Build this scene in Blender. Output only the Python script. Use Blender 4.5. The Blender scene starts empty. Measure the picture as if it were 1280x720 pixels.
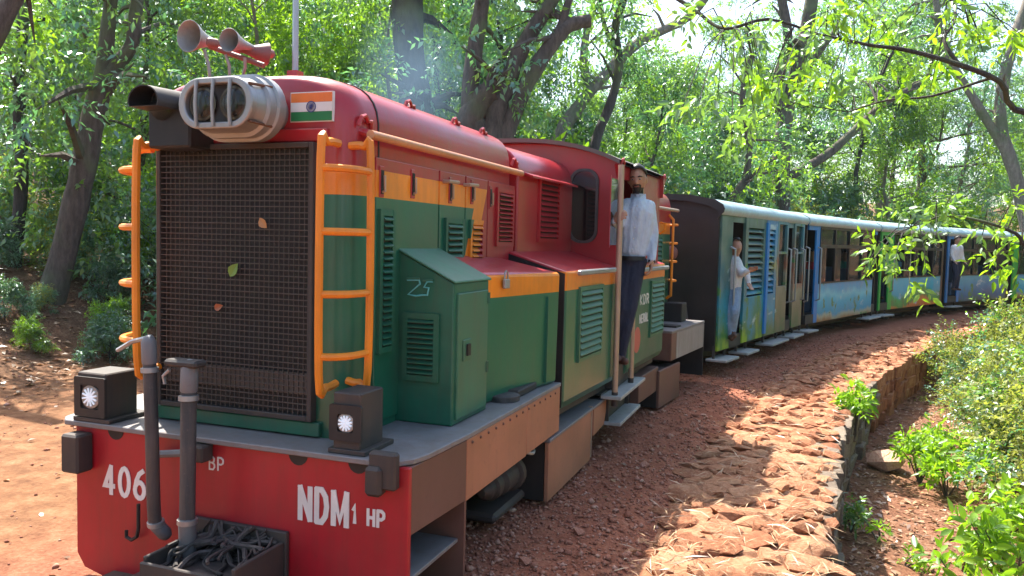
import bpy, bmesh, math, random
import numpy as np
from mathutils import Vector, Matrix

# ------------------------------------------------------------------ camera, sky, sun, exposure
SC = bpy.context.scene
COL = SC.collection
CAM_F, CAM_YAW, CAM_PITCH, CAM_ROLL = 1000.0, math.radians(19.93), math.radians(3.424), math.radians(1.41)
CP = Vector((2.497, -2.986, 1.74))
FW = Vector((-math.sin(CAM_YAW)*math.cos(CAM_PITCH), math.cos(CAM_YAW)*math.cos(CAM_PITCH), -math.sin(CAM_PITCH)))
_r = FW.cross(Vector((0, 0, 1))).normalized(); _u = _r.cross(FW)
CR = math.cos(CAM_ROLL)*_r + math.sin(CAM_ROLL)*_u
CU = -math.sin(CAM_ROLL)*_r + math.cos(CAM_ROLL)*_u
cam_d = bpy.data.cameras.new('camera'); cam = bpy.data.objects.new('camera', cam_d); COL.objects.link(cam)
cam_d.sensor_width = 36; cam_d.lens = CAM_F/1280*36; cam_d.clip_end = 1500; cam_d.clip_start = .05
cam.matrix_world = Matrix(((CR.x, CU.x, -FW.x, CP.x), (CR.y, CU.y, -FW.y, CP.y), (CR.z, CU.z, -FW.z, CP.z), (0, 0, 0, 1)))
SC.camera = cam
SUN_EL, SUN_AZ = math.radians(58), math.radians(-52)       # azimuth measured from +Y towards +X
SUN_DIR = Vector((math.cos(SUN_EL)*math.sin(SUN_AZ), math.cos(SUN_EL)*math.cos(SUN_AZ), math.sin(SUN_EL)))
W = bpy.data.worlds.new('World'); SC.world = W; W.use_nodes = True
wn = W.node_tree.nodes; wl = W.node_tree.links
sky = wn.new('ShaderNodeTexSky'); sky.sky_type = 'NISHITA'; sky.sun_disc = False
sky.sun_elevation = SUN_EL; sky.sun_rotation = SUN_AZ; sky.air_density = 1.0; sky.dust_density = 3.0; sky.ozone_density = 1.0
wl.new(sky.outputs[0], wn['Background'].inputs['Color']); wn['Background'].inputs['Strength'].default_value = 0.15
sun_d = bpy.data.lights.new('sun', 'SUN'); sun = bpy.data.objects.new('sun', sun_d); COL.objects.link(sun)
sun_d.energy = 5.0; sun_d.angle = math.radians(.6); sun_d.color = (1, .93, .82)
sun.rotation_euler = SUN_DIR.to_track_quat('Z', 'Y').to_euler()
sun.location = (0, 0, 30)
SC.view_settings.view_transform = 'Standard'; SC.view_settings.look = 'None'
SC.view_settings.exposure = 1.5; SC.view_settings.gamma = 1
SC.render.engine = 'CYCLES'
cy = SC.cycles
cy.use_denoising = True; cy.max_bounces = 7; cy.diffuse_bounces = 3; cy.glossy_bounces = 3; cy.transmission_bounces = 4
cy.transparent_max_bounces = 8; cy.caustics_reflective = False; cy.caustics_refractive = False; cy.sample_clamp_indirect = 6

# ------------------------------------------------------------------ pixel helpers (a pixel gives a direction; the plane gives the distance)
def ray(px, py): return FW + CR*((px-640)/CAM_F) - CU*((py-360)/CAM_F)
def on(ax, v, px, py):
    d = ray(px, py); return CP + d*((v-CP[ax])/d[ax])
def X(px, py, v): return on(0, v, px, py)
def Y(px, py, v): return on(1, v, px, py)
def Z(px, py, v): return on(2, v, px, py)
def D(px, py, dep): return CP + ray(px, py)*dep
def onF(F, ax, v, px, py):                      # the same in the local frame F; returns local coordinates
    Fi = F.inverted(); o = Fi @ CP; d = Fi.to_3x3() @ ray(px, py); return o + d*((v-o[ax])/d[ax])

# ------------------------------------------------------------------ track centre line
XC = -.05
_N, _ds = 1600, .05
def head(s): return 0 if s < 2 else (s-2)/36 if s < 10.5 else 8.5/36 + (min(s, 62)-10.5)/50
_tx = np.zeros(_N+1); _ty = np.zeros(_N+1); _th = np.array([head(i*_ds) for i in range(_N+1)])
_tx[0] = XC
for i in range(_N):
    h = head((i+.5)*_ds); _tx[i+1] = _tx[i]+math.sin(h)*_ds; _ty[i+1] = _ty[i]+math.cos(h)*_ds
def trk(s, d=0, z=0):
    if s < 0: return Vector((XC+d, s, z))
    f = s/_ds; i = min(int(f), _N-1); f -= i
    x = _tx[i]*(1-f)+_tx[i+1]*f; y = _ty[i]*(1-f)+_ty[i+1]*f; h = head(s)
    return Vector((x+d*math.cos(h), y-d*math.sin(h), z))
_sx = np.concatenate([np.full(120, XC), _tx[::6]]); _sy = np.concatenate([np.arange(-36, 0, .3), _ty[::6]])
_sh = np.concatenate([np.zeros(120), _th[::6]]); _ss = np.concatenate([np.arange(-36, 0, .3), np.arange(_N+1)[::6]*_ds])
def sd(x, y):                                   # signed distance from the centre line (right +), and s, vectorised
    x = np.asarray(x, float).ravel(); y = np.asarray(y, float).ravel(); dd = np.zeros(len(x)); s = np.zeros(len(x))
    for a in range(0, len(x), 20000):
        X_, Y_ = x[a:a+20000, None], y[a:a+20000, None]
        q = (X_-_sx)**2+(Y_-_sy)**2; j = q.argmin(1)
        c, n = np.cos(_sh[j]), np.sin(_sh[j]); ex, ey = x[a:a+20000]-_sx[j], y[a:a+20000]-_sy[j]
        lat = ex*c-ey*n
        dd[a:a+20000] = np.sign(lat)*np.sqrt(q[np.arange(len(j)), j]); s[a:a+20000] = _ss[j]
    return dd, s
def sst(a, b, x): t = np.clip((x-a)/(b-a), 0, 1); return t*t*(3-2*t)
def wav(x, y, s=1.0): return (np.sin(x*1.7*s+1.3)*np.cos(y*1.3*s+.4)+np.sin(x*.63*s+y*.91*s+2.)+.5*np.sin(x*3.1*s-y*2.3*s))/2.5
WALL_D0, WALL_D1 = 1.78, 2.80
def hgt(x, y):
    x = np.asarray(x, float); y = np.asarray(y, float); sh = x.shape
    d, s = sd(x, y); xr, yr = x.ravel(), y.ravel()
    z = .018*wav(xr, yr, 2.)*sst(1.2, 2, np.abs(d))
    z = z - .09*sst(1.5, 1.85, d)
    z = z - .66*sst(2.45, 2.62, d) - .1*sst(2.9, 4.5, d) + .1*wav(xr, yr, .6)*sst(2.9, 4, d)
    z = z + .5*sst(5, 14, d)
    z = z + (.05*wav(xr, yr, .9)+.0)*sst(2, 5, -d) + 1.1*sst(5.2, 9.5, -d) + 6.0*sst(12, 60, -d) + .25*wav(xr, yr, .5)*sst(6, 12, np.abs(d))
    return z.reshape(sh)
def hz(x, y): return float(hgt(np.array([x]), np.array([y]))[0])

# ------------------------------------------------------------------ mesh helpers
class MB:
    def __init__(s, F=None): s.v = []; s.f = []; s.m = []; s.F = F; s.cm = 0
    def add(s, vs, fs):
        b = len(s.v)
        for v in vs:
            v = Vector(v); s.v.append(s.F @ v if s.F is not None else v)
        for f in fs: s.f.append([b+i for i in f]); s.m.append(s.cm)
        return s
    def box(s, x0, x1, y0, y1, z0, z1):
        x0, x1 = min(x0, x1), max(x0, x1); y0, y1 = min(y0, y1), max(y0, y1); z0, z1 = min(z0, z1), max(z0, z1)
        return s.add([(x0,y0,z0),(x1,y0,z0),(x1,y1,z0),(x0,y1,z0),(x0,y0,z1),(x1,y0,z1),(x1,y1,z1),(x0,y1,z1)],
            [(0,3,2,1),(4,5,6,7),(0,1,5,4),(1,2,6,5),(2,3,7,6),(3,0,4,7)])
    def hexa(s, a, b):                           # two quads (4 points each) joined
        a = list(a); b = list(b); return s.add(a+b, [(0,3,2,1),(4,5,6,7),(0,1,5,4),(1,2,6,5),(2,3,7,6),(3,0,4,7)])
    def prism(s, poly, off):
        n = len(poly); off = Vector(off); a = [Vector(p) for p in poly]; b = [p+off for p in a]
        return s.add(a+b, [list(range(n))[::-1], list(range(n, 2*n))]+[(i, (i+1) % n, n+(i+1) % n, n+i) for i in range(n)])
    def loft(s, rings, cap=True, closed=True):
        n = len(rings[0]); vs = [p for r in rings for p in r]; fs = []
        for k in range(len(rings)-1):
            for i in range(n if closed else n-1):
                j = (i+1) % n; fs.append((k*n+i, k*n+j, (k+1)*n+j, (k+1)*n+i))
        if cap: fs.append(list(range(n))[::-1]); fs.append(list(range((len(rings)-1)*n, len(rings)*n)))
        return s.add(vs, fs)
    def tube(s, pts, r, n=8, cap=True):
        pts = [Vector(p) for p in pts]; m = len(pts); rr = r if isinstance(r, (list, tuple)) else [r]*m
        t0 = (pts[1]-pts[0]).normalized(); a = t0.orthogonal().normalized(); rings = []
        for i in range(m):
            t = ((pts[min(i+1, m-1)]-pts[i]).normalized()+(pts[i]-pts[max(i-1, 0)]).normalized())
            t = t.normalized() if t.length > 1e-6 else t0
            a = (a-t*a.dot(t)); a = a.normalized() if a.length > 1e-6 else t.orthogonal().normalized(); b = t.cross(a)
            rings.append([pts[i]+(a*math.cos(2*math.pi*k/n)+b*math.sin(2*math.pi*k/n))*rr[i] for k in range(n)])
        return s.loft(rings, cap)
    def lathe(s, c, ax, prof, n=20, cap=True):   # prof: (distance along axis, radius)
        c = Vector(c); ax = Vector(ax).normalized(); a = ax.orthogonal().normalized(); b = ax.cross(a)
        return s.loft([[c+ax*h+(a*math.cos(2*math.pi*k/n)+b*math.sin(2*math.pi*k/n))*r for k in range(n)] for h, r in prof], cap)
    def ball(s, c, r, n=10, m=6, R=None):
        c = Vector(c); r = Vector(r) if not isinstance(r, (int, float)) else Vector((r, r, r)); rings = []
        for j in range(m+1):
            t = -math.pi/2+math.pi*(.02+.96*j/m); ring = []
            for k in range(n):
                p = Vector((math.cos(t)*math.cos(2*math.pi*k/n)*r.x, math.cos(t)*math.sin(2*math.pi*k/n)*r.y, math.sin(t)*r.z))
                ring.append(c+(R @ p if R is not None else p))
            rings.append(ring)
        return s.loft(rings)
    def capsule(s, a, b, ra, rb, n=10):
        a, b = Vector(a), Vector(b); t = (b-a); L = t.length; t = t/L if L > 1e-6 else Vector((0, 0, 1))
        prof = [(-ra*.97, ra*.2), (-ra*.7, ra*.7), (0, ra)] + [(L, rb), (L+rb*.7, rb*.7), (L+rb*.97, rb*.2)]
        return s.lathe(a, t, prof, n)
    def build(s, name, mat, parent=None, smooth=False, bevel=0, label=None, seg=1):
        me = bpy.data.meshes.new(name); me.from_pydata([tuple(v) for v in s.v], [], s.f)
        bm = bmesh.new(); bm.from_mesh(me); bmesh.ops.recalc_face_normals(bm, faces=bm.faces); bm.to_mesh(me); bm.free()
        for m_ in (mat if isinstance(mat, (list, tuple)) else [mat]): me.materials.append(M[m_] if isinstance(m_, str) else m_)
        if any(s.m): me.polygons.foreach_set('material_index', s.m)
        if smooth: me.polygons.foreach_set('use_smooth', [True]*len(me.polygons))
        o = bpy.data.objects.new(name, me); COL.objects.link(o); o.parent = parent
        if bevel:
            b = o.modifiers.new('bevel', 'BEVEL'); b.width = bevel; b.segments = seg; b.limit_method = 'ANGLE'; b.angle_limit = math.radians(35); b.harden_normals = False
        if smooth: sharp(o)
        if label: o['label'] = label
        return o
def sharp(o, ang=40):
    me = o.data; bm = bmesh.new(); bm.from_mesh(me)
    for e in bm.edges:
        if len(e.link_faces) == 2 and e.calc_face_angle(0) > math.radians(ang): e.smooth = False
    bm.to_mesh(me); bm.free()
def np_mesh(name, V, Fc, mats, parent=None, smooth=False, mi=None):
    V = np.asarray(V, np.float32); Fc = np.asarray(Fc, np.int32); k = Fc.shape[1]
    me = bpy.data.meshes.new(name); me.vertices.add(len(V)); me.vertices.foreach_set('co', V.ravel())
    me.loops.add(Fc.size); me.loops.foreach_set('vertex_index', Fc.ravel())
    me.polygons.add(len(Fc)); me.polygons.foreach_set('loop_start', np.arange(0, Fc.size, k, dtype=np.int32))
    for m_ in (mats if isinstance(mats, (list, tuple)) else [mats]): me.materials.append(M[m_])
    if mi is not None: me.polygons.foreach_set('material_index', np.asarray(mi, np.int32))
    if smooth: me.polygons.foreach_set('use_smooth', np.ones(len(Fc), bool))
    me.update(calc_edges=True)
    o = bpy.data.objects.new(name, me); COL.objects.link(o); o.parent = parent
    return o
def tag(o, label=None, cat=None, group=None, kind=None):
    if label: o['label'] = label
    if cat: o['category'] = cat
    if group: o['group'] = group
    if kind: o['kind'] = kind
    return o
def empty(name, loc=(0, 0, 0), rz=0, label=None, cat=None, group=None):
    o = bpy.data.objects.new(name, None); COL.objects.link(o); o.location = loc; o.rotation_euler.z = rz; o.empty_display_size = .2
    return tag(o, label, cat, group)
def copy_tree(o, parent=None):
    c = o.copy(); COL.objects.link(c); c.parent = parent
    for ch in list(o.children): copy_tree(ch, c)
    return c

def smooth_line(pts, n=4):
    pts = [Vector(p) for p in pts]; out = []
    for i in range(len(pts)-1):
        p0, p1, p2, p3 = pts[max(i-1, 0)], pts[i], pts[i+1], pts[min(i+2, len(pts)-1)]
        for k in range(n):
            t = k/n; out.append(.5*((2*p1)+(p2-p0)*t+(2*p0-5*p1+4*p2-p3)*t*t+(3*p1-p0-3*p2+p3)*t**3))
    return out+[pts[-1]]
# ------------------------------------------------------------------ materials
M = {}
def nodes(name):
    m = bpy.data.materials.new(name); m.use_nodes = True; nt = m.node_tree; M[name] = m
    return m, nt, nt.nodes, nt.links, nt.nodes['Principled BSDF']
def rgba(c): return (c[0], c[1], c[2], 1)
def N_(nt, t, **k):
    n = nt.nodes.new(t)
    for a, b in k.items(): setattr(n, a, b)
    return n
def noise(nt, scale, detail=4, rough=.6, vec=None):
    n = N_(nt, 'ShaderNodeTexNoise'); n.inputs['Scale'].default_value = scale; n.inputs['Detail'].default_value = detail; n.inputs['Roughness'].default_value = rough
    if vec is None: vec = N_(nt, 'ShaderNodeTexCoord').outputs['Object']
    nt.links.new(vec, n.inputs['Vector']); return n.outputs['Fac']
def ramp(nt, fac, stops, interp='LINEAR'):
    r = N_(nt, 'ShaderNodeValToRGB'); r.color_ramp.interpolation = interp; e = r.color_ramp.elements
    while len(e) < len(stops): e.new(.5)
    for i, (p, c) in enumerate(stops): e[i].position = p; e[i].color = rgba(c) if len(c) == 3 else c
    nt.links.new(fac, r.inputs[0]); return r.outputs[0]
def mixc(nt, fac, a, b, mode='MIX'):
    n = N_(nt, 'ShaderNodeMix'); n.data_type = 'RGBA'; n.blend_type = mode
    for sock, v in ((n.inputs[0], fac), (n.inputs[6], a), (n.inputs[7], b)):
        if isinstance(v, (int, float)): sock.default_value = v
        elif isinstance(v, (tuple, list)): sock.default_value = rgba(v)
        else: nt.links.new(v, sock)
    return n.outputs[2]
def mth(nt, op, a, b=0.0, c=None):
    n = N_(nt, 'ShaderNodeMath'); n.operation = op
    for i, v in enumerate((a, b) if c is None else (a, b, c)):
        if isinstance(v, (int, float)): n.inputs[i].default_value = v
        else: nt.links.new(v, n.inputs[i])
    return n.outputs[0]
def bump(nt, fac, bs, strength=.3, dist=.02):
    b = N_(nt, 'ShaderNodeBump'); b.inputs['Strength'].default_value = strength; b.inputs['Distance'].default_value = dist
    nt.links.new(fac, b.inputs['Height']); nt.links.new(b.outputs[0], bs.inputs['Normal'])
def weather(nt, bs, col, rough, var, dirt, dirtc, scale, bmp, streak=1.0):
    """paint colour with faded patches, rain streaks of dirt and a broken gloss"""
    tc = N_(nt, 'ShaderNodeTexCoord').outputs['Object']
    n1 = noise(nt, scale, 5, .6, tc)
    c = mixc(nt, 1.0, col, ramp(nt, n1, [(.3, (1-var,)*3), (.7, (1+var*.6,)*3)]), 'MULTIPLY')
    mp = N_(nt, 'ShaderNodeMapping'); mp.inputs['Scale'].default_value = (9, 9, .9); nt.links.new(tc, mp.inputs['Vector'])
    st = noise(nt, 2.2, 6, .65, mp.outputs[0]); fl = noise(nt, scale*7, 6, .75, tc)
    k = mth(nt, 'MULTIPLY', ramp(nt, st, [(.45, (0,)*3), (.78, (1,)*3)]), dirt*streak)
    k = mth(nt, 'ADD', k, mth(nt, 'MULTIPLY', ramp(nt, fl, [(.58, (0,)*3), (.75, (1,)*3)]), dirt*.8))
    c = mixc(nt, k, c, dirtc)
    k2 = mth(nt, 'MULTIPLY', ramp(nt, noise(nt, 1.3, 5, .65, tc), [(.42, (0,)*3), (.75, (1,)*3)]), dirt*.5); c = mixc(nt, k2, c, (.26, .16, .11))
    nt.links.new(c, bs.inputs['Base Color'])
    rr = mth(nt, 'ADD', rough, mth(nt, 'MULTIPLY', mth(nt, 'SUBTRACT', n1, .4), .5)); nt.links.new(rr, bs.inputs['Roughness'])
    if bmp: bump(nt, mth(nt, 'ADD', n1, mth(nt, 'MULTIPLY', fl, .3)), bs, bmp, .01)
def mat(name, col, rough=.5, metal=0, var=.18, scale=3, dirt=.25, dirtc=(.09, .06, .045), bmp=.15, spec=.5, streak=1.0, coat=0):
    m, nt, n, l, bs = nodes(name); bs.inputs['Metallic'].default_value = metal; bs.inputs['Specular IOR Level'].default_value = spec
    weather(nt, bs, col, rough, var, dirt, dirtc, scale, bmp, streak)
    if coat: bs.inputs['Coat Weight'].default_value = coat; bs.inputs['Coat Roughness'].default_value = .18
    return m
RED, ORANGE, GREEN = (.40, .012, .022), (.85, .25, .008), (.006, .125, .068)
def livery(name, z1, z2, rough=.33, diag=None, green=GREEN, red=RED):
    """green below z1, orange z1..z2, red above; diag=(y at z1, slope): the bands sweep down behind that line"""
    m, nt, n, l, bs = nodes(name)
    tc = N_(nt, 'ShaderNodeTexCoord').outputs['Object']; sp = N_(nt, 'ShaderNodeSeparateXYZ'); nt.links.new(tc, sp.inputs[0])
    z = sp.outputs[2]; g = mth(nt, 'LESS_THAN', z, z1); o = mth(nt, 'LESS_THAN', z, z2)
    if diag:
        yy = mth(nt, 'SUBTRACT', sp.outputs[1], mth(nt, 'MULTIPLY', mth(nt, 'SUBTRACT', z, z1), diag[1]))
        g = mth(nt, 'MULTIPLY', g, mth(nt, 'LESS_THAN', yy, diag[0])); o = mth(nt, 'MULTIPLY', o, mth(nt, 'LESS_THAN', yy, diag[0]+diag[2]))
    c = mixc(nt, g, mixc(nt, o, red, ORANGE), green)
    weather(nt, bs, c, rough, .24, .20, (.10, .06, .045), 1.9, .28); bs.inputs['Coat Weight'].default_value = .35; bs.inputs['Coat Roughness'].default_value = .16; return m
mat('red', RED, .33, dirt=.15, coat=.5); mat('beam_red', (.42, .010, .022), .38, var=.25, dirt=.34, dirtc=(.12, .03, .025), scale=1.6)
mat('orange', (.85, .26, .01), .42, dirt=.2); mat('green', (.012, .13, .075), .4, var=.25, dirt=.3); mat('green_light', (.04, .17, .095), .45, var=.25, dirt=.3)
livery('hood_paint', 1.93, 2.06, diag=(1.62, .42, .16)); livery('tank_paint', 1.405, 1.535); livery('rear_paint', 1.86, 2.0)
mat('black', (.012, .012, .013), .55, dirt=.2, dirtc=(.06, .045, .035)); mat('dark_metal', (.035, .033, .032), .6, dirt=.4, dirtc=(.09, .055, .035))
mat('grille_wire', (.075, .068, .06), .6, .2, dirt=.4); mat('steel', (.36, .37, .37), .42, .55, dirt=.3, dirtc=(.16, .11, .08))
mat('deck_grey', (.20, .20, .205), .5, .1, dirt=.5, dirtc=(.15, .10, .075), scale=5)
mat('brown_panel', (.42, .185, .105), .5, .1, var=.25, dirt=.5, dirtc=(.10, .05, .035), scale=2.2, bmp=.25, streak=.25)
mat('brown_dark', (.16, .08, .06), .55, .1, var=.25, dirt=.5, dirtc=(.06, .04, .03), scale=2.2, bmp=.25, streak=.25)
mat('rail_paint', (.62, .27, .12), .35, .1, dirt=.35, dirtc=(.3, .1, .06)); mat('pipe_cream', (.50, .36, .26), .4, .3, dirt=.4, dirtc=(.22, .10, .05)); mat('white', (.78, .77, .74), .5, dirt=.15, dirtc=(.4, .36, .3))
mat('rubber', (.045, .047, .05), .6, var=.35, dirt=.7, dirtc=(.15, .12, .10), scale=7); mat('hose_grey', (.17, .18, .19), .55, dirt=.4)
mat('horn_cream', (.40, .40, .38), .4, .35, dirt=.4, dirtc=(.17, .14, .11)); mat('horn_red', (.24, .10, .09), .5, dirt=.5)
mat('cable', (.025, .025, .026), .65, dirt=.6, dirtc=(.13, .10, .085), scale=9)
mat('cyan_glint', (.12, .5, .5), .4); mat('flag_orange', (.85, .2, .03), .5, dirt=.1); mat('flag_green', (.015, .2, .06), .5, dirt=.1); mat('navy', (.03, .05, .2), .5)
mat('rust', (.15, .07, .04), .8, .2, var=.4, dirt=.4, bmp=.4, scale=9); mat('rail_steel', (.2, .17, .15), .4, .7, dirt=.4, dirtc=(.15, .07, .04))
mat('sleeper', (.09, .06, .045), .85, var=.35, dirt=.5, dirtc=(.22, .09, .06), bmp=.5, scale=7)
mat('grey_box', (.30, .29, .28), .55, .1, dirt=.4); mat('inside', (.05, .05, .05), .8); mat('seat', (.06, .12, .2), .7)
mat('roof_pale', (.42, .58, .62), .38, .2, dirt=.35, dirtc=(.2, .2, .18)); mat('roof_dark', (.10, .095, .085), .5, dirt=.4)
mat('frame_blue', (.015, .22, .60), .4, dirt=.2); mat('frame_green', (.03, .42, .06), .4, dirt=.2); mat('coach_black', (.016, .015, .016), .42, var=.4, dirt=.16, dirtc=(.05, .035, .03))
mat('tread', (.42, .43, .42), .55, .2, dirt=.35)
def glass(name, col, rough, transp, spec=.5):
    m, nt, n, l, bs = nodes(name); bs.inputs['Base Color'].default_value = rgba(col); bs.inputs['Roughness'].default_value = rough; bs.inputs['Specular IOR Level'].default_value = spec
    t = N_(nt, 'ShaderNodeBsdfTransparent'); mx = N_(nt, 'ShaderNodeMixShader'); fr = N_(nt, 'ShaderNodeFresnel'); fr.inputs[0].default_value = 1.5
    f = mth(nt, 'ADD', mth(nt, 'MULTIPLY', fr.outputs[0], 1-transp*.3), 1-transp); f = mth(nt, 'MINIMUM', f, 1.0)
    l.new(f, mx.inputs[0]); l.new(t.outputs[0], mx.inputs[1]); l.new(bs.outputs[0], mx.inputs[2]); l.new(mx.outputs[0], n['Material Output'].inputs[0])
glass('pane', (.03, .06, .06), .04, .78, 1.0); glass('cab_glass', (.012, .012, .012), .03, .2, 1.0); glass('lens', (.04, .04, .035), .08, .6, .9)
m, nt, n, l, bs = nodes('led'); bs.inputs['Emission Color'].default_value = (.75, .85, 1, 1); bs.inputs['Emission Strength'].default_value = .12; bs.inputs['Base Color'].default_value = (.7, .75, .8, 1)
m, nt, n, l, bs = nodes('chrome'); bs.inputs['Metallic'].default_value = 1; bs.inputs['Base Color'].default_value = (.7, .7, .68, 1); bs.inputs['Roughness'].default_value = .15

mat('lamp_bowl', (.10, .085, .06), .3, .7, dirt=.3)
def leafmat(name, c1, c2, trans=.45, gloss=.12, tcol=None, spread=.5):
    m, nt, n, l, bs = nodes(name); n.remove(bs)
    g = N_(nt, 'ShaderNodeNewGeometry'); oi = N_(nt, 'ShaderNodeObjectInfo')
    cl = noise(nt, .8, 2, .5)
    f = mth(nt, 'ADD', mth(nt, 'MULTIPLY', g.outputs['Random Per Island'], spread), mth(nt, 'MULTIPLY', cl, .9-spread*.6))
    f = mth(nt, 'ADD', f, mth(nt, 'MULTIPLY', oi.outputs['Random'], .2))
    c = ramp(nt, f, [(.25, c1), (.85, c2)])
    df = N_(nt, 'ShaderNodeBsdfDiffuse'); tr = N_(nt, 'ShaderNodeBsdfTranslucent'); gl = N_(nt, 'ShaderNodeBsdfGlossy'); gl.inputs['Roughness'].default_value = .38
    gl.inputs['Color'].default_value = (.8, .9, .95, 1)
    l.new(c, df.inputs[0]); l.new(mixc(nt, 1.0, c, tcol or (1.6, 1.7, .6), 'MULTIPLY'), tr.inputs[0])
    a = N_(nt, 'ShaderNodeMixShader'); a.inputs[0].default_value = trans; l.new(df.outputs[0], a.inputs[1]); l.new(tr.outputs[0], a.inputs[2])
    b = N_(nt, 'ShaderNodeMixShader'); b.inputs[0].default_value = gloss; l.new(a.outputs[0], b.inputs[1]); l.new(gl.outputs[0], b.inputs[2])
    l.new(b.outputs[0], n['Material Output'].inputs[0])
leafmat('leaf_forest', (.04, .11, .035), (.18, .31, .08), .55, .09)
leafmat('leaf_dark', (.025, .075, .035), (.10, .20, .08), .45, .12)
leafmat('leaf_blue', (.04, .13, .075), (.15, .30, .16), .5, .13, (1.4, 1.7, .9))
leafmat('leaf_bright', (.09, .21, .02), (.27, .44, .04), .55, .05, (1.5, 1.6, .5))  # glow of backlit leaves is put into this green; young plants share it
leafmat('leaf_grey', (.11, .14, .045), (.33, .35, .12), .45, .03)
leafmat('leaf_dry', (.12, .06, .03), (.45, .27, .15), .15, .08, (1, .8, .6))
leafmat('straw', (.30, .16, .07), (.62, .42, .24), .2, .1, (1, .8, .6))
def bark(name, c1, c2):
    m, nt, n, l, bs = nodes(name); tc = N_(nt, 'ShaderNodeTexCoord').outputs['Object']
    mp = N_(nt, 'ShaderNodeMapping'); mp.inputs['Scale'].default_value = (6, 6, 1.6); l.new(tc, mp.inputs['Vector'])
    a = noise(nt, 2.5, 8, .7, mp.outputs[0]); b = noise(nt, 1.3, 3, .5, tc)
    c = mixc(nt, ramp(nt, b, [(.5, (0,)*3), (.72, (1,)*3)]), ramp(nt, a, [(.3, c1), (.7, c2)]), (.12, .15, .07)); l.new(c, bs.inputs['Base Color'])
    bs.inputs['Roughness'].default_value = .9; bump(nt, a, bs, .9, .04)
bark('bark', (.045, .036, .03), (.15, .12, .10)); bark('bark_dark', (.025, .022, .022), (.075, .065, .06)); bark('bark_pale', (.12, .10, .085), (.30, .26, .22))
# ground: red laterite by the track, paler dust, leaf litter where the mask says
m, nt, n, l, bs = nodes('earth')
tc = N_(nt, 'ShaderNodeTexCoord').outputs['Object']
at_ = N_(nt, 'ShaderNodeAttribute'); at_.attribute_name = 'litter'; at2 = N_(nt, 'ShaderNodeAttribute'); at2.attribute_name = 'dust'
nf, nm, nb = noise(nt, 38, 6, .7, tc), noise(nt, 6, 5, .65, tc), noise(nt, 1.1, 3, .5, tc)
redc = ramp(nt, mth(nt, 'ADD', mth(nt, 'MULTIPLY', nf, .6), mth(nt, 'MULTIPLY', nm, .4)), [(.32, (.15, .050, .028)), (.52, (.34, .125, .072)), (.70, (.50, .26, .17))])
dust = ramp(nt, mth(nt, 'ADD', mth(nt, 'MULTIPLY', nf, .35), mth(nt, 'MULTIPLY', nm, .65)), [(.33, (.13, .058, .028)), (.52, (.25, .122, .060)), (.72, (.38, .225, .125))])
lit = ramp(nt, mth(nt, 'ADD', mth(nt, 'MULTIPLY', nf, .7), mth(nt, 'MULTIPLY', nm, .3)), [(.35, (.05, .028, .018)), (.5, (.15, .08, .045)), (.66, (.30, .19, .12))])
c = mixc(nt, at2.outputs['Fac'], redc, dust)
c = mixc(nt, mth(nt, 'MINIMUM', mth(nt, 'MAXIMUM', mth(nt, 'ADD', at_.outputs['Fac'], mth(nt, 'MULTIPLY', mth(nt, 'SUBTRACT', nb, .5), .9)), 0), 1), c, lit)
l.new(c, bs.inputs['Base Color']); bs.inputs['Roughness'].default_value = .95; bs.inputs['Specular IOR Level'].default_value = .2
bump(nt, mth(nt, 'ADD', nf, mth(nt, 'MULTIPLY', nm, 1.5)), bs, .8, .03)
def stonemat(name, a, b, c_, sc=7, bd=.022):
    m, nt, n, l, bs = nodes(name); oi = N_(nt, 'ShaderNodeObjectInfo'); gi = N_(nt, 'ShaderNodeNewGeometry')
    tc = N_(nt, 'ShaderNodeTexCoord').outputs['Object']
    f = noise(nt, sc, 8, .72, tc); v = mth(nt, 'ADD', mth(nt, 'MULTIPLY', f, .75), mth(nt, 'MULTIPLY', mth(nt, 'ADD', oi.outputs['Random'], gi.outputs['Random Per Island']), .16))
    c = ramp(nt, v, [(.28, a), (.47, b), (.68, c_)]); l.new(c, bs.inputs['Base Color']); bs.inputs['Roughness'].default_value = .92; bs.inputs['Specular IOR Level'].default_value = .25
    bump(nt, noise(nt, sc*2.5, 8, .75, tc), bs, .9, bd)
stonemat('ledge_stone', (.13, .045, .025), (.34, .140, .072), (.56, .31, .18)); stonemat('wall_stone', (.07, .055, .045), (.17, .13, .10), (.27, .22, .17))
stonemat('gravel', (.13, .05, .03), (.33, .135, .085), (.56, .36, .27), 15, .003)

# ------------------------------------------------------------------ ground
rng = np.random.default_rng(7); random.seed(5)
def lines(a, b, st, far, g=1.13):
    mid = list(np.arange(a, b, st)); lo, hi = [], []; w = st; v = a
    while v > -far: w *= g; v -= w; lo.append(v)
    w = st; v = mid[-1]
    while v < far: w *= g; v += w; hi.append(v)
    return np.array(lo[::-1]+mid+hi)
gx = lines(-7, 8, .1, 260); gy = lines(-3, 18, .12, 300)
GX, GY = np.meshgrid(gx, gy); GZ = hgt(GX, GY)
nx, ny = len(gx), len(gy); idx = np.arange(nx*ny).reshape(ny, nx)
Fq = np.stack([idx[:-1, :-1], idx[:-1, 1:], idx[1:, 1:], idx[1:, :-1]], -1).reshape(-1, 4)
ground = np_mesh('ground', np.stack([GX, GY, GZ], -1).reshape(-1, 3), Fq, 'earth', None, True); tag(ground, kind='structure', label='red laterite earth strewn with leaf litter')
dG, sG = sd(GX, GY)
lit_ = np.maximum(sst(4.6, 7.0, -dG), sst(2.7, 3.0, dG)*.75); dus_ = sst(.7, 1.8, -dG)
for nm_, val in (('litter', lit_), ('dust', dus_)):
    a = ground.data.attributes.new(nm_, 'FLOAT', 'POINT'); a.data.foreach_set('value', val.astype(np.float32))

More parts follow.
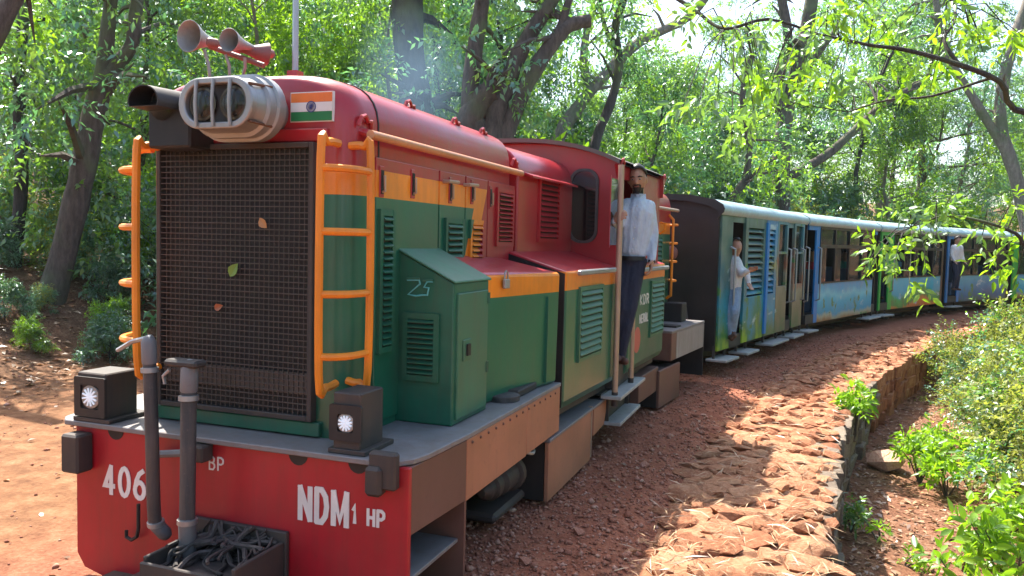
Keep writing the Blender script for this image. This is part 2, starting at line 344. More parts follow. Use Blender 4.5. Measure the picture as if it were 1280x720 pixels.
# ------------------------------------------------------------------ narrow gauge track
track = tag(empty('rail_track'), 'narrow gauge rails on wooden sleepers under the train', kind='structure')
for d in (-.33, .33):
    b = MB(); secs = []
    for s in np.arange(-3, 40, .5):
        p = trk(s, d); h = head(s); rx = Vector((math.cos(h), -math.sin(h), 0))
        secs.append([p+rx*x+Vector((0, 0, z)) for x, z in ((-.035, .04), (.035, .04), (.035, .05), (.008, .06), (.008, .10), (.02, .105), (.02, .125), (-.02, .125), (-.02, .105), (-.008, .10), (-.008, .06), (-.035, .05))])
    b.loft(secs); b.build('rail', 'rail_steel', track)
sl = MB().box(-.62, .62, -.09, .09, -.06, .045).build('sleeper', 'sleeper', track, bevel=.01)
for i in range(1, 56):
    o = sl.copy(); COL.objects.link(o); s = -2.5+i*.62; o.location = trk(s)+Vector((random.uniform(-.03, .03), 0, random.uniform(-.01, .012))); o.rotation_euler.z = -head(s)+random.uniform(-.04, .04)
sl.location = trk(-2.5)

# ------------------------------------------------------------------ stones
def hull_mesh(name, n, r, flat, mats, box=False):
    bm = bmesh.new(); rr = random.Random(n*31+len(name))
    if box:
        for sx in (-1, 1):
            for sy in (-1, 1):
                for sz in (-1, 1):
                    for k in range(3):
                        c = [.17, .05, .05]; random.Random(k).shuffle(c)
                        j = [rr.uniform(.0, .16) for _ in range(3)]; j[k] += .12
                        bm.verts.new((sx*(.5-j[0]*.7), sy*(.5-j[1]*.7), sz*(.5-j[2]*.5)+rr.uniform(-.05, .05)))
    else:
        for i in range(n):
            v = Vector((rr.gauss(0, 1), rr.gauss(0, 1), rr.gauss(0, 1))).normalized(); bm.verts.new((v.x*.5*rr.uniform(.75, 1.1), v.y*.5*rr.uniform(.75, 1.1), v.z*.5*flat*rr.uniform(.8, 1.1)))
    r_ = bmesh.ops.convex_hull(bm, input=bm.verts)
    bmesh.ops.delete(bm, geom=[g for g in r_['geom_interior'] if isinstance(g, bmesh.types.BMVert)], context='VERTS')
    bmesh.ops.recalc_face_normals(bm, faces=bm.faces)
    me = bpy.data.meshes.new(name); bm.to_mesh(me); bm.free(); me.materials.append(M[mats]); return me
wall = empty('stone_wall', trk(4, 2.3), label='rough laterite stone wall with a broad flat top beside the gravel', cat='wall')
wi = Matrix.Translation(-Vector(wall.location))
def wchild(o): o.parent = wall; o.matrix_parent_inverse = wi; return o
b = MB(); secs = []
for s in np.arange(-4, 34, .4):
    secs.append([trk(s, d, z) for d, z in ((1.66, -.2), (2.70, -.95), (2.70, -.05), (2.3, -.034), (1.85, -.045), (1.7, -.08))])
wchild(b.loft(secs).build('core', 'ledge_stone'))
slabs = [hull_mesh('stone', 15+i, .5, .9, 'ledge_stone') for i in range(12)]
faces_ = [hull_mesh('stone', 80+i, .5, 1, 'wall_stone', True) for i in range(6)]
far_v, far_f = [], []
def put_stone(me, s, d, z, ls, ld, lz, tilt, far):
    R = Matrix.Rotation(-head(s)+random.uniform(-.2, .2)*(1 if tilt < .06 else 16), 4, 'Z') @ Matrix.Rotation(random.gauss(0, tilt), 4, 'X') @ Matrix.Rotation(random.gauss(0, tilt), 4, 'Y')
    T = Matrix.Translation(trk(s, d, z)) @ R @ Matrix.Diagonal((ld, ls, lz, 1))
    if far:
        bb = len(far_v); far_v.extend([tuple(T @ v.co) for v in me.vertices]); far_f.extend([[bb+i for i in p.vertices] for p in me.polygons])
    else:
        o = bpy.data.objects.new('stone', me); COL.objects.link(o); wchild(o); o.matrix_basis = T
s = .7
while s < 26:
    ls = random.uniform(.10, .20); d = WALL_D0+random.uniform(-.22, .02); dend = WALL_D1-.05+random.uniform(-.05, .03)
    while d < dend:
        ld = min(random.uniform(.09, .26), dend-d+.05); ed = (d+ld/2-2.29)/.51; g = random.uniform(1.05, 1.6)
        put_stone(random.choice(slabs), s+random.uniform(-.07, .07), d+ld/2, -.035+random.gauss(0, .013)-.03*ed*ed, ls*g, ld*g, random.uniform(.07, .13), .09, s > 4.8); d += ld
    s += ls*.95
for c in range(4):
    s = 2.6+.1*c
    while s < 26:
        ls = random.uniform(.2, .42); put_stone(random.choice(faces_), s+ls/2, WALL_D1-.07+random.gauss(0, .02), -.14-.18*c, ls*1.02, .24, .185, .04, s > 9.4); s += ls
me = bpy.data.meshes.new('stones'); me.from_pydata(far_v, [], far_f); me.materials.append(M['ledge_stone'])
o = bpy.data.objects.new('stonework', me); COL.objects.link(o); wchild(o); o['kind'] = 'stuff'

# gravel, pebbles
OCT = np.array([[1, 0, 0], [-1, 0, 0], [0, 1, 0], [0, -1, 0], [0, 0, 1], [0, 0, -1]], float); OF = np.array([[0, 2, 4], [2, 1, 4], [1, 3, 4], [3, 0, 4], [2, 0, 5], [1, 2, 5], [3, 1, 5], [0, 3, 5]])
def pebbles(name, P, R, matn):
    n = len(P); v = OCT[None]*R[:, None, None]*rng.uniform(.55, 1.25, (n, 6, 3))
    a = rng.uniform(0, 6.28, n); c, s_ = np.cos(a), np.sin(a); x = v[..., 0]*c[:, None]-v[..., 1]*s_[:, None]; y = v[..., 0]*s_[:, None]+v[..., 1]*c[:, None]
    v = np.stack([x, y, v[..., 2]*.75], -1)+P[:, None]
    f = (OF[None]+np.arange(n)[:, None, None]*6).reshape(-1, 3)
    return np_mesh(name, v.reshape(-1, 3), f, matn)
def scat(n, s0, s1, d0, d1, pw=1.0):
    s = s0+(s1-s0)*rng.uniform(0, 1, n)**pw; d = rng.uniform(d0, d1, n); p = np.array([trk(a, b_)[:2] for a, b_ in zip(s, d)]); return p
p1 = scat(15000, .3, 15, .55, 2.0, 1.7); p2 = scat(5000, -2.5, 12, -6.5, -.8, 1.2); p2 = p2[rng.uniform(0, 1, len(p2)) > .5]
r1 = np.exp(rng.normal(math.log(.0095), .5, len(p1))); r2 = np.exp(rng.normal(math.log(.010), .5, len(p2)))
for p, r, nm_ in ((p1, r1, 'red crushed stone gravel along the track'), (p2, r2, 'small loose stones on the bare red earth')):
    z = hgt(p[:, 0], p[:, 1]); o = pebbles('gravel', np.column_stack([p, z+r*.25]), r, 'gravel'); tag(o, nm_, kind='stuff')
rocks = [hull_mesh('rock', 16+i, .5, .7, 'gravel') for i in range(5)]
for i, (px, py, sz) in enumerate(((722, 668, .10), (748, 560, .07), (690, 600, .06), (770, 640, .06), (800, 610, .05), (655, 705, .10), (835, 590, .06), (880, 520, .07), (640, 640, .08), (700, 690, .06), (780, 700, .07), (905, 500, .07))):
    p = Z(px, py, 0); o = bpy.data.objects.new('rock', rocks[i % 5]); COL.objects.link(o); o.location = (p.x, p.y, hz(p.x, p.y)+sz*.15); o.scale = (sz, sz*.8, sz*.7); o.rotation_euler.z = i*1.3
    tag(o, 'fist sized loose stone lying on the red gravel', 'rock', 'loose stones on the gravel between train and wall')
p = trk(7.4, 3.15); o = bpy.data.objects.new('boulder', rocks[2]); COL.objects.link(o); o.location = (p.x, p.y, hz(p.x, p.y)+.1); o.scale = (.4, .5, .38); tag(o, 'dark boulder at the foot of the stone wall', 'boulder')

# ------------------------------------------------------------------ diesel locomotive
loco = empty('diesel_locomotive', label='red orange and green narrow gauge diesel locomotive with tall front grille', cat='locomotive')
L = loco
I4 = Matrix.Identity(4)
def hood(F, x0, hw, y0, y1, z0, zs, zt, rf, rr, e=4.0):
    secs = []
    def ring(y, ins):
        w = hw-ins; t_ = zt-ins*.3; pts = [(x0-w, y, z0), (x0-w, y, zs)]
        for k in range(1, 20):
            a = math.pi*(1-k/20); c, s_ = math.cos(a), math.sin(a)
            pts.append((x0+w*math.copysign(abs(c)**(2/e), c), y, zs+(t_-zs)*s_**(2/e*1.15)))
        return pts+[(x0+w, y, zs), (x0+w, y, z0)]
    for k in range(6):
        a = math.pi/2*k/5; secs.append(ring(y0+rf*(1-math.cos(a)), rf*(1-math.sin(a))))
    for k in range(5, -1, -1):
        a = math.pi/2*k/5; secs.append(ring(y1-rr*(1-math.cos(a)), rr*(1-math.sin(a))))
    return MB(F).loft(secs)
def louver(F, ax, v, u0, u1, z0, z1, n, matn, sgn=1, parent=L, fr=.03, cat='louver'):
    P = (lambda u, w, z: (v+sgn*w, u, z)) if ax == 0 else (lambda u, w, z: (u, v-sgn*w, z))
    def bx(m, a, b, c, d, w0, w1): m.hexa([P(a, w0, c), P(b, w0, c), P(b, w0, d), P(a, w0, d)], [P(a, w1, c), P(b, w1, c), P(b, w1, d), P(a, w1, d)])
    m = MB(F); bx(m, u0, u0+fr, z0, z1, -.01, .018); bx(m, u1-fr, u1, z0, z1, -.01, .018); bx(m, u0+fr, u1-fr, z0, z0+fr, -.01, .017); bx(m, u0+fr, u1-fr, z1-fr, z1, -.01, .017)
    m.cm = 1; bx(m, u0+fr, u1-fr, z0+fr, z1-fr, -.02, .003); o = m.build(cat, [matn, 'black'], parent)
    h = (z1-z0-2*fr)/n
    for i in range(n):
        zt_ = z1-fr-i*h; zb = zt_-h*.72
        MB(F).hexa([P(u0+fr, .004, zt_), P(u1-fr, .004, zt_), P(u1-fr, .004, zt_-.006), P(u0+fr, .004, zt_-.006)],
                   [P(u0+fr, .026, zb+.006), P(u1-fr, .026, zb+.006), P(u1-fr, .026, zb), P(u0+fr, .026, zb)]).build('slat', matn, o)
    return o
GL = {'4': [[(.68, 1), (0, .28), (1, .28)], [(.70, 1), (.70, 0)]], '1': [[(.1, .78), (.6, 1), (.6, 0)]], 'N': [[(0, 0), (0, 1)], [(0, 1), (1, 0)], [(1, 0), (1, 1)]],
      'M': [[(0, 0), (0, 1)], [(0, 1), (.5, .15), (1, 1)], [(1, 1), (1, 0)]], 'H': [[(0, 0), (0, 1)], [(1, 0), (1, 1)], [(0, .5), (1, .5)]], 'D': [[(0, 0), (0, 1)], [(0, 1), (.5, 1), (.88, .8), (1, .5), (.88, .2), (.5, 0), (0, 0)]],
      'P': [[(0, 0), (0, 1)], [(0, 1), (.6, 1), (.95, .88), (1, .74), (.95, .58), (.6, .47), (0, .47)]], 'B': [[(0, 0), (0, 1)], [(0, 1), (.6, 1), (.92, .86), (.85, .62), (.55, .53), (0, .53)], [(.55, .53), (.95, .42), (1, .2), (.7, .0), (0, 0)]],
      'E': [[(1, 1), (0, 1), (0, 0), (1, 0)], [(0, .5), (.8, .5)]], 'R': [[(0, 0), (0, 1)], [(0, 1), (.6, 1), (.95, .85), (.95, .62), (.6, .48), (0, .48)], [(.5, .48), (1, 0)]], 'A': [[(0, 0), (.5, 1), (1, 0)], [(.2, .35), (.8, .35)]], 'L': [[(0, 1), (0, 0), (1, 0)]], 'K': [[(0, 0), (0, 1)], [(1, 1), (.05, .45), (1, 0)]]}
GL['0'] = [[(.5+.5*math.sin(a), .5+.5*math.cos(a)) for a in [2*math.pi*k/16 for k in range(17)]]]
GL['6'] = [[(.85, 1), (.45, .88), (.15, .62), (.0, .30)], [(.5-.5*math.cos(a), .29-.29*math.sin(a)) for a in [2*math.pi*k/14 for k in range(15)]]]
def brush_text(txt, F, w, h, matn, name, parent, wt=.2, gap=.5):
    """brush lettering: every stroke a flat ribbon with mitred joints, as wide as a signwriter's brush"""
    adv = [(.45 if c == '1' else .95 if c == 'M' else .75) for c in txt]; tot = sum(adv)+gap*(len(txt)-1); m = MB(F); x = 0; b = wt*h/2; lay = 0
    for c, a in zip(txt, adv):
        for st in GL[c]:
            lay += 1; P_ = [Vector(((x+u*a)/tot*(w-2*b)+b, v*(h-2*b)+b)) for u, v in st]; n = len(P_); closed = (P_[0]-P_[-1]).length < 1e-6; lf, rt_ = [], []
            for i in range(n):
                d0 = (P_[i]-P_[i-1]).normalized() if i else ((P_[0]-P_[-2]).normalized() if closed else None); d1 = (P_[i+1]-P_[i]).normalized() if i < n-1 else ((P_[1]-P_[0]).normalized() if closed else None)
                if d0 is None: d0 = d1
                if d1 is None: d1 = d0
                t = (d0+d1); t = t.normalized() if t.length > .2 else d0; nn = Vector((-t.y, t.x)); k = b/max(nn.dot(Vector((-d0.y, d0.x))), .55)
                e = (t*-b*.6 if i == 0 else t*b*.6 if i == n-1 else Vector((0, 0))) if not closed else Vector((0, 0))
                lf.append(P_[i]+nn*k+e); rt_.append(P_[i]-nn*k+e)
            z = .0006*lay; m.loft([[(p.x, p.y, z), (q.x, q.y, z), (q.x, q.y, -.001), (p.x, p.y, -.001)] for p, q in zip(lf, rt_)])
        x += a+gap
    return m.build(name, matn, parent)
def face_frame(o, right, up):
    r = Vector(right).normalized(); u = Vector(up).normalized(); n = r.cross(u); return Matrix(((r.x, u.x, n.x, o[0]), (r.y, u.y, n.y, o[1]), (r.z, u.z, n.z, o[2]), (0, 0, 0, 1)))
def rrect(cx, cz, w, h, r, n=5):
    out = []
    for sx, sz, a0 in ((1, 1, 0), (-1, 1, 90), (-1, -1, 180), (1, -1, 270)):
        for k in range(n+1):
            a = math.radians(a0+90*k/n); out.append((cx+sx*(w/2-r)+r*math.cos(a), cz+sz*(h/2-r)+r*math.sin(a)))
    return out
def ring_frame(F, out, inn, P, w0, w1):          # a frame between two outlines
    m = MB(F); n = len(out); R = [[P(a, w, b) for a, b in poly] for poly, w in ((out, w0), (out, w1), (inn, w1), (inn, w0), (out, w0))]
    return m.loft(R, cap=False)
PYf = lambda v: (lambda u, w, z: (u, v-w, z))     # outward = -y
PXf = lambda v: (lambda u, w, z: (v+w, u, z))     # outward = +x

ZD = .79; HX, HW_ = -.05, .60; HR = HX+HW_; YH = .20
# --- front unit: beam, deck, skirts
xl, xr = -.895, .972
beam = MB().prism([(xl, 0, .11), (xl+.05, 0, .04), (xl+.22, 0, .0), (xr-.25, 0, .0), (xr, 0, .0), (xr, 0, .765), (xl, 0, .765)], (0, .03, 0)).build('front_beam', 'beam_red', L, bevel=.004)
dk = [(-.93, -.035, 0), (.84, -.035, 0), (.92, .0, 0), (.965, .06, 0), (.985, .16, 0), (1.003, .56, 0), (1.003, 2.15, 0), (-1.1, 2.15, 0), (-1.1, .56, 0), (-1.03, .16, 0), (-.99, .02, 0)]
MB().prism([(a, b, .766) for a, b, c in dk], (0, 0, .026)).build('deck', 'deck_grey', L, bevel=.004)
yA, yB = X(658, 560, 1.0).y, 2.14
zS = .465
MB().hexa([(xr-.002, .032, zS), (1.0, .555, zS), (1.0, .555, .764), (xr-.002, .032, .764)], [(xr-.03, .032, zS), (.97, .555, zS), (.97, .555, .764), (xr-.03, .032, .764)]).build('skirt_panel', 'brown_dark', L, bevel=.003)  # corner panel in darker brown: its shade is put into the colour
MB().box(.97, 1.0, .56, yA-.004, zS-.006, .764).build('skirt_panel', 'brown_panel', L, bevel=.003)
MB().box(.97, 1.0, yA+.004, yB, zS+.0, .764).build('skirt_panel', 'brown_panel', L, bevel=.003)
MB().box(-1.09, -1.06, .3, yB, zS, .764).build('skirt_panel', 'brown_panel', L, bevel=.003)
for i in range(14):
    y = .62+i*.108
    MB().lathe((1.0, y, .74), (1, 0, 0), [(0, .008), (.006, .007), (.008, .003)], 7).build('rivet', 'brown_dark', L)
zt_ = X(583, 672, 1.0).z
MB().box(.5, .965, .03, .55, zt_-.02, zt_).build('step', 'deck_grey', L, bevel=.003)
MB().box(.5, .997, .552, .572, -.02, zS-.002).build('step_side', 'brown_dark', L, bevel=.003)
MB().box(.46, .49, .03, .55, .02, .76).build('step_back', 'black', L)
yc0, yc1 = X(685, 600, 1.0).y, X(738, 550, 1.0).y; zc1 = X(685, 553, 1.0).z; zc0 = X(685, 627, 1.0).z
MB().box(.972, 1.0, yc0, yc1, max(zc0, .03), zc1-.012).build('lower_panel', 'brown_panel', L, bevel=.003)
MB().box(.45, 1.01, yc0, 3.7, zc1-.01, zc1+.012).build('lower_deck', 'deck_grey', L, bevel=.003)
MB().box(.4, .965, yc0+.01, yc0+.03, .04, zc1-.012).build('box_front', 'black', L)
MB().box(.975, 1.003, yc1+.01, yc1+.03, .06, zc1+.02).build('panel_edge', 'pipe_cream', L)
MB().prism([(.985, yc1+.05, zc1-.012), (.985, 3.55, zc1-.012), (.985, 3.42, zc1-.2), (.985, yc1+.05, zc1-.22)], (.025, 0, 0)).build('bracket_plate', 'brown_panel', L)
MB().tube([(.9, 3.2, zc1-.1), (.93, 3.28, zc1-.25), (.9, 3.3, .05)], .022).build('sand_pipe', 'dark_metal', L, True)
# --- hood
hd = hood(I4, HX, HW_, YH, 2.30, ZD, 2.16, 2.50, .13, .03, 4.2).build('hood', 'hood_paint', L, True)
MB().prism([(HX-.585, .42, 0), (HX+.585, .42, 0), (HX+.585, .428, 0), (HX-.585, .428, 0)], (0, 0, 0.001))
secs = hood(I4, HX, HW_+.004, .44, .452, 1.0, 2.16, 2.506, .001, .001, 4.2).build('hood_seam', 'black', L)
hood(I4, HX, .545, 2.31, 2.62, .7, 2.12, 2.42, .001, .001).build('dark_gap_fill', 'black', L)  # black block put in for the dark gap between hood and nose
# grille
g0, g1 = Y(207, 188, .185), Y(389, 513, .185); gx0, gx1, gz0, gz1 = -.507, .353, .895, 2.14
MB().box(gx0, gx1, YH-.004, YH+.01, gz0, gz1).build('radiator_core', 'black', L)
m = MB()
for a, b, c, d in ((gx0-.025, gx0, gz0-.025, gz1+.025), (gx1, gx1+.025, gz0-.025, gz1+.025), (gx0, gx1, gz0-.025, gz0), (gx0, gx1, gz1, gz1+.025)): m.box(a, b, YH-.045, YH+.02, c, d)
grl = m.build('grille', 'dark_metal', L, bevel=.003)
m = MB(); nxw, nzw = 31, 46
for i in range(1, nxw): x = gx0+(gx1-gx0)*i/nxw; m.box(x-.0019, x+.0019, YH-.032, YH-.027, gz0, gz1)
for i in range(1, nzw): z = gz0+(gz1-gz0)*i/nzw; m.box(gx0, gx1, YH-.037, YH-.032, z-.0024, z+.0024)
o = m.build('wire_mesh', 'grille_wire', grl); o['kind'] = 'stuff'
MB().box(gx0, gx1, YH-.022, YH-.018, Y(300, 484, YH).z, Y(300, 458, YH).z).build('grille_plate', mat('grille_dust', (.11, .09, .075), .7), grl)
MB().box(gx0-.06, gx1+.06, YH-.03, YH+.02, .80, .865).build('hood_sill', 'green', L, bevel=.004)
# roof face above the grille
MB().box(gx0-.05, gx1+.08, YH-.02, YH+.01, gz1+.03, gz1+.09).build('grille_lintel', 'red', L, bevel=.005)
# flag plate
fA, fB, fC = Y(364, 152, YH-.006), Y(415, 156, YH-.006), Y(364, 117, YH-.006)
fx0, fx1, fz0, fz1 = fA.x, fB.x, fA.z, fC.z
flag = MB().box(fx0-.004, fx1+.004, YH-.006, YH+.01, fz0-.004, fz1+.004).build('flag_plate', 'white', L)
for k, mn in ((0, 'flag_green'), (1, 'white'), (2, 'flag_orange')):
    h = (fz1-fz0)/3; MB().box(fx0, fx1, YH-.009, YH-.0065, fz0+k*h, fz0+(k+1)*h-.0008).build('flag_band', mn, flag)
fc = Vector(((fx0+fx1)/2, YH-.0095, (fz0+fz1)/2)); m = MB()
n_ = 24; ringp = lambda r: [(fc.x+r*math.cos(2*math.pi*k/n_), fc.z+r*math.sin(2*math.pi*k/n_)) for k in range(n_)]
m = ring_frame(I4, ringp(.026), ringp(.022), PYf(YH), .0092, .011)
for k in range(12):
    a = math.pi*k/12; c, s_ = math.cos(a)*.022, math.sin(a)*.022; m.tube([(fc.x-c, YH-.0105, fc.z-s_), (fc.x+c, YH-.0105, fc.z+s_)], .0009, 4)
m.build('wheel_emblem', 'navy', flag)
# headlight
hl = empty('headlight'); hl.parent = L; hc = Vector((.062, .05, 2.305))
def stad(w, h, y, cx=0, cz=0): return [(hc.x+cx+a, y, hc.z+cz+b) for a, b in rrect(0, 0, w, h, h/2-.001, 8)]
hsec = [(.30, .2, .2), (.33, .22, .085), (.45, .295, .08), (.455, .30, .06), (.455, .30, .03), (.43, .275, .025), (.43, .275, -.02), (.40, .24, -.028), (.385, .215, -.09)]
MB().loft([stad(w, h, y) for w, h, y in hsec]).build('housing', 'steel', hl, True)
ro = [(p[0], p[2]) for p in stad(.395, .222, 0)]; ri = [(p[0], p[2]) for p in stad(.325, .165, 0)]
ring_frame(I4, ro, ri, PYf(0), .088, .125).build('rim', 'steel', hl, True, bevel=.006, seg=2)
MB().loft([stad(.33, .168, -.0905), stad(.33, .168, -.093)]).build('reflector_back', 'black', hl)
for dx in (-.083, .083):
    MB().lathe((hc.x+dx, -.092, hc.z), (0, -1, 0), [(0, .070), (.012, .073), (.014, .06), (.004, .026), (.002, .010)], 20).build('lamp', 'lamp_bowl', hl, True)
    MB().lathe((hc.x+dx, -.1, hc.z), (0, -1, 0), [(.004, .066), (.012, .05), (.017, .018)], 20).build('lens', 'lens', hl, True)
for dx in (-.095, -.005, .085): MB().tube([(hc.x+dx, -.128, hc.z-.10), (hc.x+dx, -.135, hc.z), (hc.x+dx, -.128, hc.z+.10)], .008).build('guard_bar', 'steel', hl, True)
for dx, dz in ((-.17, .08), (.17, -.08), (.17, .08), (-.17, -.08)): MB().tube([(hc.x+dx, -.11, hc.z+dz), (hc.x+dx*1.1, .06, hc.z+dz*1.1)], .007, 6).build('clamp_bolt', 'rust', hl, True)
# old shrouded lamp beside it
ol = empty('shrouded_lamp'); ol.parent = L
oc = Y(199, 130, .0); oc = Vector((oc.x, 0, oc.z))
m = MB(); rg = lambda y, r0: [(oc.x+r0*math.cos(a), y, oc.z+r0*math.sin(a)*.8) for a in [math.radians(-20+220*k/14) for k in range(15)]]
m.loft([rg(-.10, .09), rg(.14, .10), rg(.14, .093), rg(-.10, .083), rg(-.10, .09)], cap=False).build('visor', 'black', ol, True)
MB().box(oc.x-.09, oc.x+.16, .02, .24, oc.z-.2, oc.z+.02).build('lamp_case', 'black', ol, bevel=.01)
MB().lathe((oc.x, .03, oc.z-.0), (0, -1, 0), [(0, .078), (.02, .07), (.03, .03)], 18).build('lens', 'lens', ol, True)
# horns
def horn(mouth, axis, Ln, r, matn):
    ax = Vector(axis).normalized(); h = empty('horn'); h.parent = L
    pr = [(0, r*.16), (Ln*.35, r*.22), (Ln*.62, r*.4), (Ln*.82, r*.68), (Ln*.95, r*.93), (Ln, r), (Ln*1.005, r*.97), (Ln*.95, r*.86), (Ln*.8, r*.6), (Ln*.6, r*.32), (Ln*.4, r*.12)]
    MB().lathe(mouth-ax*Ln, ax, pr, 22).build('bell', matn, h, True)
    MB().lathe(mouth-ax*(Ln+.05), ax, [(0, r*.3), (.01, r*.42), (.05, r*.42), (.06, r*.2)], 14).build('driver', 'horn_red', h, True)
    return h
q = Y(236, 45, .34); h1 = horn(q, (-.06, -1, -.02), .30, .082, 'horn_cream')
q2 = Y(286, 50, .36); h2 = horn(q2, (.0, -1, -.02), .30, .060, 'horn_cream')
q3 = Y(334, 68, .62); h3 = horn(q3, (.55, .80, -.05), .26, .060, 'horn_red')
for a, b in (((255, 62), (262, 96)), ((282, 68), (287, 96)), ((306, 72), (303, 96))):
    A = Y(*a, .40); B = Y(*b, .42); MB().tube([A, (A+B)/2+Vector((.01, 0, 0)), B], .008, 6).build('horn_bracket', 'steel', L, True)
A, B = Y(262, 58, .5), Y(330, 82, .52); MB().tube([A, B], .014).build('horn_bar', 'horn_red', L, True)
A = Y(369, 94, .62); MB().tube([A, A+Vector((0, 0, .72))], .016).build('antenna_pole', 'roof_pale', L, True); MB().box(A.x-.03, A.x+.03, A.y-.03, A.y+.03, A.z-.05, A.z+.02).build('antenna_foot', 'red', L)
# corner ladders: two posts across the rounded corner, bowed rungs between
def arc(a, b, c, n=6): a, b, c = Vector(a), Vector(b), Vector(c); return [a*(1-t)**2+b*2*t*(1-t)+c*t*t for t in [k/n for k in range(n+1)]]
zr = [2.035, 1.758, 1.482, 1.205]
def ladder(sx, x0):
    ld = empty('ladder'); ld.parent = L
    pf = Vector((x0, .02, 0)); pb = Vector((Y(462, 300, .25).x, .25, 0)) if sx > 0 else Vector((x0-.22, .235, 0)); off = Vector((sx*.08, -.10, 0))
    zlo, zhi = 1.085, 2.15
    for p, inn in ((pf, Vector((-.0, .14, 0))), (pb, Vector((-sx*.11, -.0, 0)))):
        pts = [p+inn+Vector((0, 0, zlo-.02)), p+inn*.4+Vector((0, 0, zlo-.025)), p+Vector((0, 0, zlo+.04)), p+Vector((0, 0, zhi-.06)), p+inn*.3+Vector((0, 0, zhi)), p+inn+Vector((0, 0, zhi+.005))]
        MB().tube(smooth_line(pts, 4), .019).build('ladder_post', 'orange', ld, True)
    for z in zr:
        z_ = Vector((0, 0, z)); MB().tube(arc(pf+z_, (pf+pb)/2+off+z_, pb+z_), .017).build('rung', 'orange', ld, True)
ladder(1, Y(400, 300, .02).x); ladder(-1, Y(171, 300, .02).x)
# handrail
a, b = X(463, 168, .60), X(652, 217, .60)
hr = MB().tube([a, b], .021, 10).build('handrail', 'rail_paint', L, True)
for y in (a.y+.02, (a.y+b.y)/2, b.y-.03): MB().tube([(.60, y, a.z), (.53, y, a.z+.02)], .02).build('rail_bracket', 'red', hr, True)
def hook(p, sx=1.0):
    p = Vector(p); pts = [p+Vector((-.0, -.05*sx, .0)), p+Vector((.01, -.04*sx, .04)), p+Vector((.01, -.01*sx, .05)), p+Vector((.01, .015*sx, .025)), p+Vector((.01, .045*sx, .03)), p+Vector((0, .06*sx, -.005))]
    MB().tube(pts, .011, 6).build('lifting_hook', 'red', L, True)
hook((.43, .98, 2.435)); hook((.45, 1.55, 2.425)); hook((.45, 2.0, 2.425)); hook((.55, a.y+.03, a.z+.04)); hook((.55, b.y-.03, b.z+.05))
# side doors of the hood, latches, louvers
def sy(px, py): return X(px, py, HR).y
ys = [.40, sy(546, 280), sy(579, 280), sy(607, 280), sy(641, 280)]
for i in range(4): MB().box(HR-.01, HR+.012, ys[i]+.008, ys[i+1]-.008, .83, 2.12).build('side_door', 'hood_paint', L, bevel=.003)
MB().box(HX-HW_-.012, HX-HW_+.01, .42, 2.2, .83, 2.12).build('side_door', 'hood_paint', L, bevel=.003)
for px, py in ((477, 227), (516, 230), (563, 238), (590, 240), (613, 247)):
    p = X(px, py, HR+.014); lt = MB().box(p.x-.004, p.x+.004, p.y-.022, p.y+.022, p.z-.075, p.z+.075).build('door_latch', 'red', L, bevel=.003)
    MB().box(p.x+.003, p.x+.007, p.y-.013, p.y+.013, p.z-.06, p.z+.055).build('slot', 'black', lt)
    MB().tube([(p.x+.006, p.y, p.z-.05), (p.x+.02, p.y, p.z-.045), (p.x+.018, p.y, p.z+.03)], .007, 6).build('lever', 'pipe_cream', lt, True)
for px, py in ((563, 228), (588, 232)):
    p = X(px, py, HR+.03); MB().tube([(HR, p.y-.06, p.z), (p.x+.02, p.y-.06, p.z), (p.x+.02, p.y+.07, p.z+.005)], .011).build('door_handle', 'pipe_cream', L, True)
def lvX(F, v, px0, px1, py0, py1, n, matn, **k):
    pm, ym = (px0+px1)/2, (py0+py1)/2; A, B = onF(F, 0, v, px0, ym), onF(F, 0, v, px1, ym); T, Bt = onF(F, 0, v, pm, py0), onF(F, 0, v, pm, py1)
    return louver(F, 0, v, A.y, B.y, Bt.z, T.z, n, matn, **k)
lvX(I4, HR+.012, 471, 490, 262, 440, 20, 'green'); lvX(I4, HR+.012, 554, 577, 273, 345, 8, 'green'); lvX(I4, HR+.012, 585, 602, 275, 350, 9, 'hood_paint'); lvX(I4, HR+.012, 619, 640, 236, 308, 11, 'red')
# control box standing on the deck
bx0, bx1, by0, by1 = HR-.02, .868, .66, 1.13
zi, zo = Y(493, 311, by0).z, Y(567, 355, by0).z
cb = MB().hexa([(bx0, by0, ZD+.003), (bx1, by0, ZD+.003), (bx1, by0, zo), (bx0, by0, zi)], [(bx0, by1, ZD+.003), (bx1, by1, ZD+.003), (bx1, by1, zo), (bx0, by1, zi)]).build('control_box', 'green', L, bevel=.008, seg=2)
A, B = Y(505, 390, by0), Y(549, 478, by0); louver(I4, 1, by0, A.x, B.x, B.z, A.z, 11, 'green', 1, cb)
MB().hexa([(bx0, by0-.012, zi+.004), (bx1+.012, by0-.012, zo+.0), (bx1+.012, by0-.012, zo+.012), (bx0, by0-.012, zi+.018)], [(bx0, by1+.01, zi+.004), (bx1+.012, by1+.01, zo), (bx1+.012, by1+.01, zo+.012), (bx0, by1+.01, zi+.018)]).build('lid', 'green_light', cb, bevel=.004)
A, B = X(571, 375, bx1), X(609, 505, bx1)
dr = MB().box(bx1-.004, bx1+.012, A.y, by1-.03, B.z, zo-.05).build('door', 'green_light', cb, bevel=.004)
for dz in (.12, .5): MB().lathe((bx1+.012, by1-.035, ZD+dz+.1), (0, 0, 1), [(0, .012), (.06, .012)], 8).build('hinge', 'green', cb)
p = X(583, 437, bx1+.012); lk = MB().box(p.x, p.x+.006, p.y-.05, p.y+.05, p.z-.055, p.z+.055).build('lock_plate', 'green_light', cb, bevel=.003)
MB().box(p.x+.005, p.x+.016, p.y-.015, p.y+.025, p.z-.03, p.z+.03).build('latch', 'black', lk)
